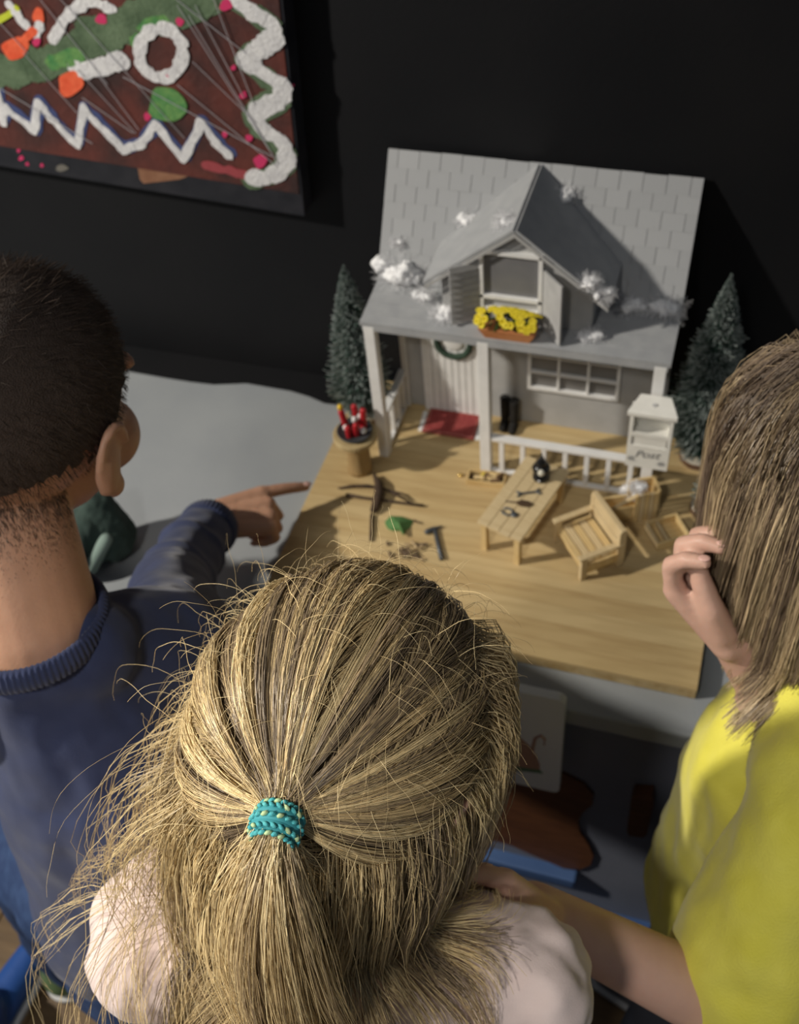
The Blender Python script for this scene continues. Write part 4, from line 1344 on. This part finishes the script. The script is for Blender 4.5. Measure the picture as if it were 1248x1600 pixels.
# ---- hair of the girl
GR = np.array([.0745, .0905, .0835])
GZ = .018
gM = ellM(FG, GR)
gC = np.array(FG.p(0, -.004, GZ))
gI = np.linalg.inv(gM)
def hit(u, v, infl):
    """where the view line of a pixel meets the scalp ellipsoid: used once to find the tie's place on the head"""
    o, d = gI@(CAM-gC), gI@ray(u, v)
    b, a, c = o@d, d@d, o@o-infl**2
    t = (-b-math.sqrt(max(b*b-a*c, 0)))/a
    q = o+d*t
    return q/np.linalg.norm(q)
nt = hit(434, 1280, 1.15)
hair = cap_mesh(FG, GR, GZ, lambda n: n.z > (-.62 if n.y < .1 else -.62+(n.y-.1)*2.1), mat('blonde_scalp', (.26, .19, .11), .7, (.36, .27, .15), 120, 4, bump=.8, bscale=500), 'hair', girl, 1.0)
for v in hair.data.vertices:
    v.co -= FG.f*.004
wp(hair, girl)
tie = gC+gM@(nt*1.13)
outw = V(gI.T@nt).normalized()
PAL = [(.22, .165, .11), (.37, .275, .165), (.56, .42, .22), (.76, .58, .30), (.88, .71, .40)]
# pulled back to the tie
n = 10000
d = rng.normal(size=(n*4, 3))
d /= np.linalg.norm(d, axis=1, keepdims=True)
ok = (d[:, 2] > .02-.25*(d[:, 1] < 0)) & (d[:, 2] > -.25+1.05*np.clip(d[:, 1], 0, 1)) & ((d@nt) < .985)
d = d[ok][:n]
n = len(d)
e1 = np.cross(nt, [0, 0, 1.])
e1 /= np.linalg.norm(e1)
e2 = np.cross(nt, e1)
th = np.arccos(np.clip(d@nt, -1, 1))
ph = np.arctan2(d@e2, d@e1)
NC = 74
cph = np.sort(rng.uniform(-np.pi, np.pi, NC))
ci = np.abs(((ph[:, None]-cph[None]+np.pi) % (2*np.pi))-np.pi).argmin(1)
dph = ((cph[ci]-ph+np.pi) % (2*np.pi))-np.pi
chh = rng.uniform(-.012, .045, NC)
m_ = 10
P = np.zeros((n, m_, 3))
lift = rng.random(n)**1.5
curve = rng.normal(0, .10, NC)[ci]+rng.normal(0, .025, n)
fz = rng.normal(0, 1, (n, 3))
for k in range(m_):
    t = k/(m_-1)
    a = th*(1-t)
    pp = ph+dph*.75*t**.6+curve*math.sin(math.pi*t)
    nn = np.cos(a)[:, None]*nt+np.sin(a)[:, None]*(np.cos(pp)[:, None]*e1+np.sin(pp)[:, None]*e2)
    h = .008+.055*lift*math.sin(math.pi*min(1, t*1.05+.06))**.7+chh[ci]*math.sin(math.pi*t)+.095*t**5
    q = gC+(nn*(1+h)[:, None])@gM.T
    P[:, k] = q
    s = max(0, (t-.72)/.28)**1.6
    offp = fz*np.array([.0044])*(1-.15*t)
    P[:, k] = P[:, k]*(1-s)+(tie-np.array(outw)*.0015+offp*.75)*s
best = ci
colP = colours(n, m_, PAL, best, NC, -.02, .2)
h1 = strands('drawn_back_strands', P, taper(n, m_, .00024, .8), colP, m_hair, hair)
h1['kind'] = 'stuff'
# colliders for falling hair
colls = [Coll(gC, gM), Coll(gN+V((0, -.004, -.01)), np.diag([.045, .045, .06])), Coll(gCh+V((0, -.01, .04)), np.diag([.115, .098, .135])),
         Coll(gSL, np.diag([.056]*3)), Coll(gSR, np.diag([.056]*3)), Coll((gSL+gN)/2+V((0, -.0, -.02)), np.diag([.07, .052, .055])), Coll((gSR+gN)/2+V((0, 0, -.02)), np.diag([.07, .052, .055]))]
# ponytail below the tie
tq = nrm(V(outw)*.8+V((-.05, -.2, -.45)))
n = 2200
root = tie+np.array(tq)*.003+rng.normal(size=(n, 3))*.0030
dirs = np.tile(np.array(outw)*.75+np.array([-.06, -.20, -.5]), (n, 1))+rng.normal(size=(n, 3))*.20
P = sim(root, dirs, rng.uniform(.16, .26, n), 22, colls, rng.uniform(.05, .20, n), .22, .02, np.full(n, .05))
P = P[:, ::2]
P, best = clump(P, 26, .75, rng)
h2 = strands('ponytail', P, taper(n, 12, .00026, .5), colours(n, 12, PAL[1:], best, 26), m_hair, hair)
h2['kind'] = 'stuff'
# loose hair at the sides and back
def on_scalp(cond, n):
    d = rng.normal(size=(n*12, 3))
    d /= np.linalg.norm(d, axis=1, keepdims=True)
    d = d[cond(d)][:n]
    return d
d1 = on_scalp(lambda d: (d[:, 2] > -.60) & (d[:, 2] < .10) & (d[:, 1] < .35) & ~((np.abs(d[:, 0]) < .2) & (d[:, 1] > 0)), 4300)
d2 = on_scalp(lambda d: (d[:, 2] > .05) & (d[:, 2] < .62) & (d[:, 1] > .25) & (d[:, 1] < .72) & (np.abs(d[:, 0]) > .42), 2000)
d = np.concatenate([d1, d2])
n = len(d)
root = gC+(d*1.01)@gM.T
side = (np.sign(d[:, :1])*np.array([[1., 0, 0]]))@gM.T/GR[0]
flow = side*.25+np.array(FG.f)*-.45+np.array([0, 0, -.8])
P = sim(root, flow+rng.normal(size=(n, 3))*.12, rng.uniform(.20, .34, n)*np.where(d[:, 0] > .25, .62, 1.), 24, colls, rng.uniform(.02, .13, n), .40, .03, rng.uniform(.02, .12, n), G=(-.16, -.06, -1))
P = P[:, ::2]
P, best = clump(P, 90, .62, rng)
h3 = strands('loose_hair', P, taper(n, 13, .00028, .5), colours(n, 13, PAL, best, 90), m_hair, hair)
h3['kind'] = 'stuff'
# thin locks spreading over the left shoulder
dl = on_scalp(lambda d: (d[:, 2] > -.5) & (d[:, 2] < .0) & (d[:, 0] < -.35) & (d[:, 1] < .3), 420)
n = len(dl)
root = gC+(dl*1.02)@gM.T
P = sim(root, np.array([-.55, -.25, -.5])+rng.normal(size=(n, 3))*.18, rng.uniform(.20, .34, n), 24, colls, rng.uniform(.05, .30, n), .16, .04, rng.uniform(.08, .2, n))
P = P[:, ::2]
P, best = clump(P, 24, .6, rng)
h6 = strands('shoulder_locks', P, taper(n, 13, .00024, .5), colours(n, 13, PAL[2:], best, 24), m_hair, hair)
h6['kind'] = 'stuff'
# flyaway hairs
n = 520
d = on_scalp(lambda d: (d[:, 2] > -.35) & (d[:, 1] < .8), n)
n = len(d)
w_ = np.where((d[:, 0] < -.2) & (d[:, 2] < .4), 1.0, .45)
root = gC+(d*1.03)@gM.T
nor = d@np.linalg.inv(gM)
nor /= np.linalg.norm(nor, axis=1, keepdims=True)
P = sim(root, nor*.8+rng.normal(size=(n, 3))*.7, rng.uniform(.04, .13, n)*w_, 16, colls[:1], np.full(n, .05), .14, .03, np.full(n, .11))
h4 = strands('flyaway_hairs', P, taper(n, 17, .00012, .5), colours(n, 17, PAL[2:], np.zeros(n, int), 1, .2, .3), m_hair, hair)
h4['kind'] = 'stuff'
# hair tie: a knitted band
tq = nrm(V(outw)*.8+V((-.05, -.2, -.45)))
Q = tq.to_track_quat('Z', 'Y')
tc_ = V(tie)+tq*.0045
tieo = MB().torus(tc_-tq*.003, .0080, .0032, tq, 36, 10).torus(tc_, .0082, .0034, tq, 36, 10).torus(tc_+tq*.003, .0080, .0032, tq, 36, 10).build('hair_tie', mat('tie_core', (.05, .32, .36), .7), None, True)
m_t1 = mat('teal_yarn', (.06, .42, .47), .7, (.12, .52, .52), 400, bump=.4)
m_t2 = mat('pale_yarn', (.50, .66, .36), .7, bump=.4)
for r_ in range(5):
    for i in range(20):
        a = 2*math.pi*(i+.5*(r_ % 2))/20
        b = -1.25+r_*.62
        rr = .0082+.0036*math.cos(b)
        e = Q @ V((rr*math.cos(a), rr*math.sin(a), (.0034*math.sin(b)*2.4)))
        tang = Q @ V((-math.sin(a), math.cos(a), .55*(-1)**r_))
        c = tc_+e
        rot = tang.to_track_quat('X', 'Z').to_matrix()
        MB().ell(c, (.0021, .0012, .0012), rot, 1).build('yarn_stitch', m_t2 if (i*3+r_*5) % 7 < 2 else m_t1, tieo, True)
wp(tieo, girl)

# ================================================================== right child
FR = Frame(at(1352, 752, 'd', .735), (-.80, .46, -.30), (0, 0, 1))
rN = FR.c+V((.012, -.030, -.105))
rSL, rEL, rWL = V((.492, -.508, .270)), V((.468, -.600, .130)), at(832, 1422, 'd', .75)
rSR, rER, rWR = V((.480, -.318, .285)), at(1240, 1125, 'd', .87), at(1150, 992, 'd', .80)
rCh, rHip = V((.500, -.420, .19)), V((.505, -.42, -.08))
rF = [V((.43, -.50, FZ+.005)), V((.46, -.37, FZ+.005))]
kid = thing('person', 'person in a yellow T-shirt with one hand raised to the mouth', 'person', (.455, -.43, FZ))
mb = MB()
head_shapes(mb, FR)
mb.cap(FR.p(0, -.03, -.045), rN+V((0, 0, -.01)), .038, .040)
mb.cap(rN, rCh, .05, .08).cap(rCh, rHip, .08, .08)
for S, E_, W in ((rSL, rEL, rWL), (rSR, rER, rWR)):
    mb.cap(S, E_, .034, .030).cap(E_, W, .030, .0195)
tip = at(725, 1352, 'd', .715)
tl = hand(mb, rWL, tip-rWL, (-.25, .75, .6), (-.5, -.4, .8), .115, [(.25, .25, .15), (.3, .3, .2), (.35, .3, .2), (.4, .3, .2)], thumb=.4)
tr = hand(mb, rWR, at(1080, 890, 'd', .79)-rWR, (-.80, .25, -.25), (.1, -.62, .75), .118, [(.55, .95, .6), (.6, 1.05, .6), (.65, 1.05, .7), (.7, 1.05, .7)], thumb=.15, tcurl=.15)
mb.ell(FR.p(-.044, .048, -.040), .020, None, 3)
legs(mb, [rHip+V((-.02, -.05, -.04)), rHip+V((.0, .05, -.04))], rF)
rbody = wp(mb.remesh('body', sk_rk, None, .0027, 4), kid)
nails(tl[:4]+tr, .112, rbody, m_nail)
face_parts(FR, rbody, mat('blue_iris', (0, 0, 0)), m_lip, mat('blonde_brow', (0, 0, 0)))
m_yt = mat('yellow_t_shirt', (.72, .66, .075), .85, (.78, .72, .11), 30, 4, bump=.35, bscale=600, sheen=.2)
mb = MB().cap(rN+V((0, 0, -.055)), rCh, .060, .092).cap(rCh, rHip+V((0, 0, .02)), .092, .112)
mb.cap(rN+V((0, 0, -.040)), rSL, .045, .052).cap(rN+V((0, 0, -.040)), rSR, .045, .052)
mb.cap(rSL, rSL.lerp(rEL, .80), .053, .060).cap(rSR, rSR.lerp(rER, .75), .052, .052)
sh_ = wp(mb.remesh('yellow_t_shirt', m_yt, None, .0036, 5, .007, 14), kid)
ribbed(rN+V((-.004, 0, -.018)), (-.35, 0, 1), .053, .0040, 80, 'neck_band', m_yt, sh_, 1.05, 1.8)
MB().torus(rSL.lerp(rEL, .98)+V((0, 0, -.002)), .054, .0035, (rEL-rSL), 36, 8).build('sleeve_hem', m_yt, sh_, True)
mb = MB().cap(rHip, rHip+V((0, 0, -.05)), .098, .098)
legs(mb, [rHip+V((-.02, -.05, -.04)), rHip+V((0, .05, -.04))], [f+V((0, 0, .03)) for f in rF], (.08, .058, .048))
wp(mb.remesh('trousers', mat('dark_trousers', (.03, .035, .05), .85), None, .0045, 4), kid)
for f in rF:
    wp(shoe(f, (-1, .3), mat('grey_shoe', (.12, .12, .13), .6), None), kid)
# bobbed hair
RR = np.array([.0745, .0905, .0835])
rM = ellM(FR, RR)
rC = np.array(FR.p(0, -.004, .018))
rh = cap_mesh(FR, RR, .018, lambda n: n.z > (-.62 if n.y < .15 else -.62+(n.y-.15)*2.0), mat('brown_scalp', (.085, .058, .038), .7, (.14, .10, .065), 120, 4, bump=.8, bscale=500), 'hair', kid, 1.0)
for v in rh.data.vertices:
    v.co -= FR.f*.004
wp(rh, kid)
PALR = [(.14, .10, .072), (.20, .145, .10), (.30, .22, .14), (.46, .35, .21), (.62, .48, .29)]
colls = [Coll(rC, rM), Coll(rN+V((0, 0, -.01)), np.diag([.046, .046, .06])), Coll(rN+V((0, 0, -.05)), np.diag([.07, .09, .05])), Coll(rCh, np.diag([.10, .10, .12]))]
d = rng.normal(size=(70000, 3))
d /= np.linalg.norm(d, axis=1, keepdims=True)
d = d[(d[:, 2] > -.55) & (d[:, 2] > -.55+1.5*np.clip(d[:, 1], 0, 1)) & ((d[:, 2] < .9) | (np.abs(d[:, 0]) < .4))][:8000]
n = len(d)
root = rC+(d*1.005)@rM.T
sgn = np.where(d[:, :1]+rng.normal(0, .05, (n, 1)) > .05, 1., -1.)
side = sgn*np.array([[1., 0, 0]])@rM.T/RR[0]
flow = side*.6+np.array(FR.f)*(-.25-.5*np.clip(d[:, 1:2], 0, 1))+np.array([0, 0, -.5])
zr_ = root[:, 2]
target = FR.c.z-.100+.05*d[:, 1]
L = np.clip((zr_-target)*1.25+.02, .05, .26)*rng.uniform(.88, 1.05, n)
P = sim(root, flow+rng.normal(size=(n, 3))*.08, L, 20, colls, rng.uniform(.015, .12, n), .36, .015, rng.uniform(.0, .05, n))
P = P[:, ::2]
P, best = clump(P, 100, .5, rng)
h5 = strands('bob_strands', P, taper(n, 11, .00030, .6), colours(n, 11, PALR, best, 100), m_hair, rh)
h5['kind'] = 'stuff'
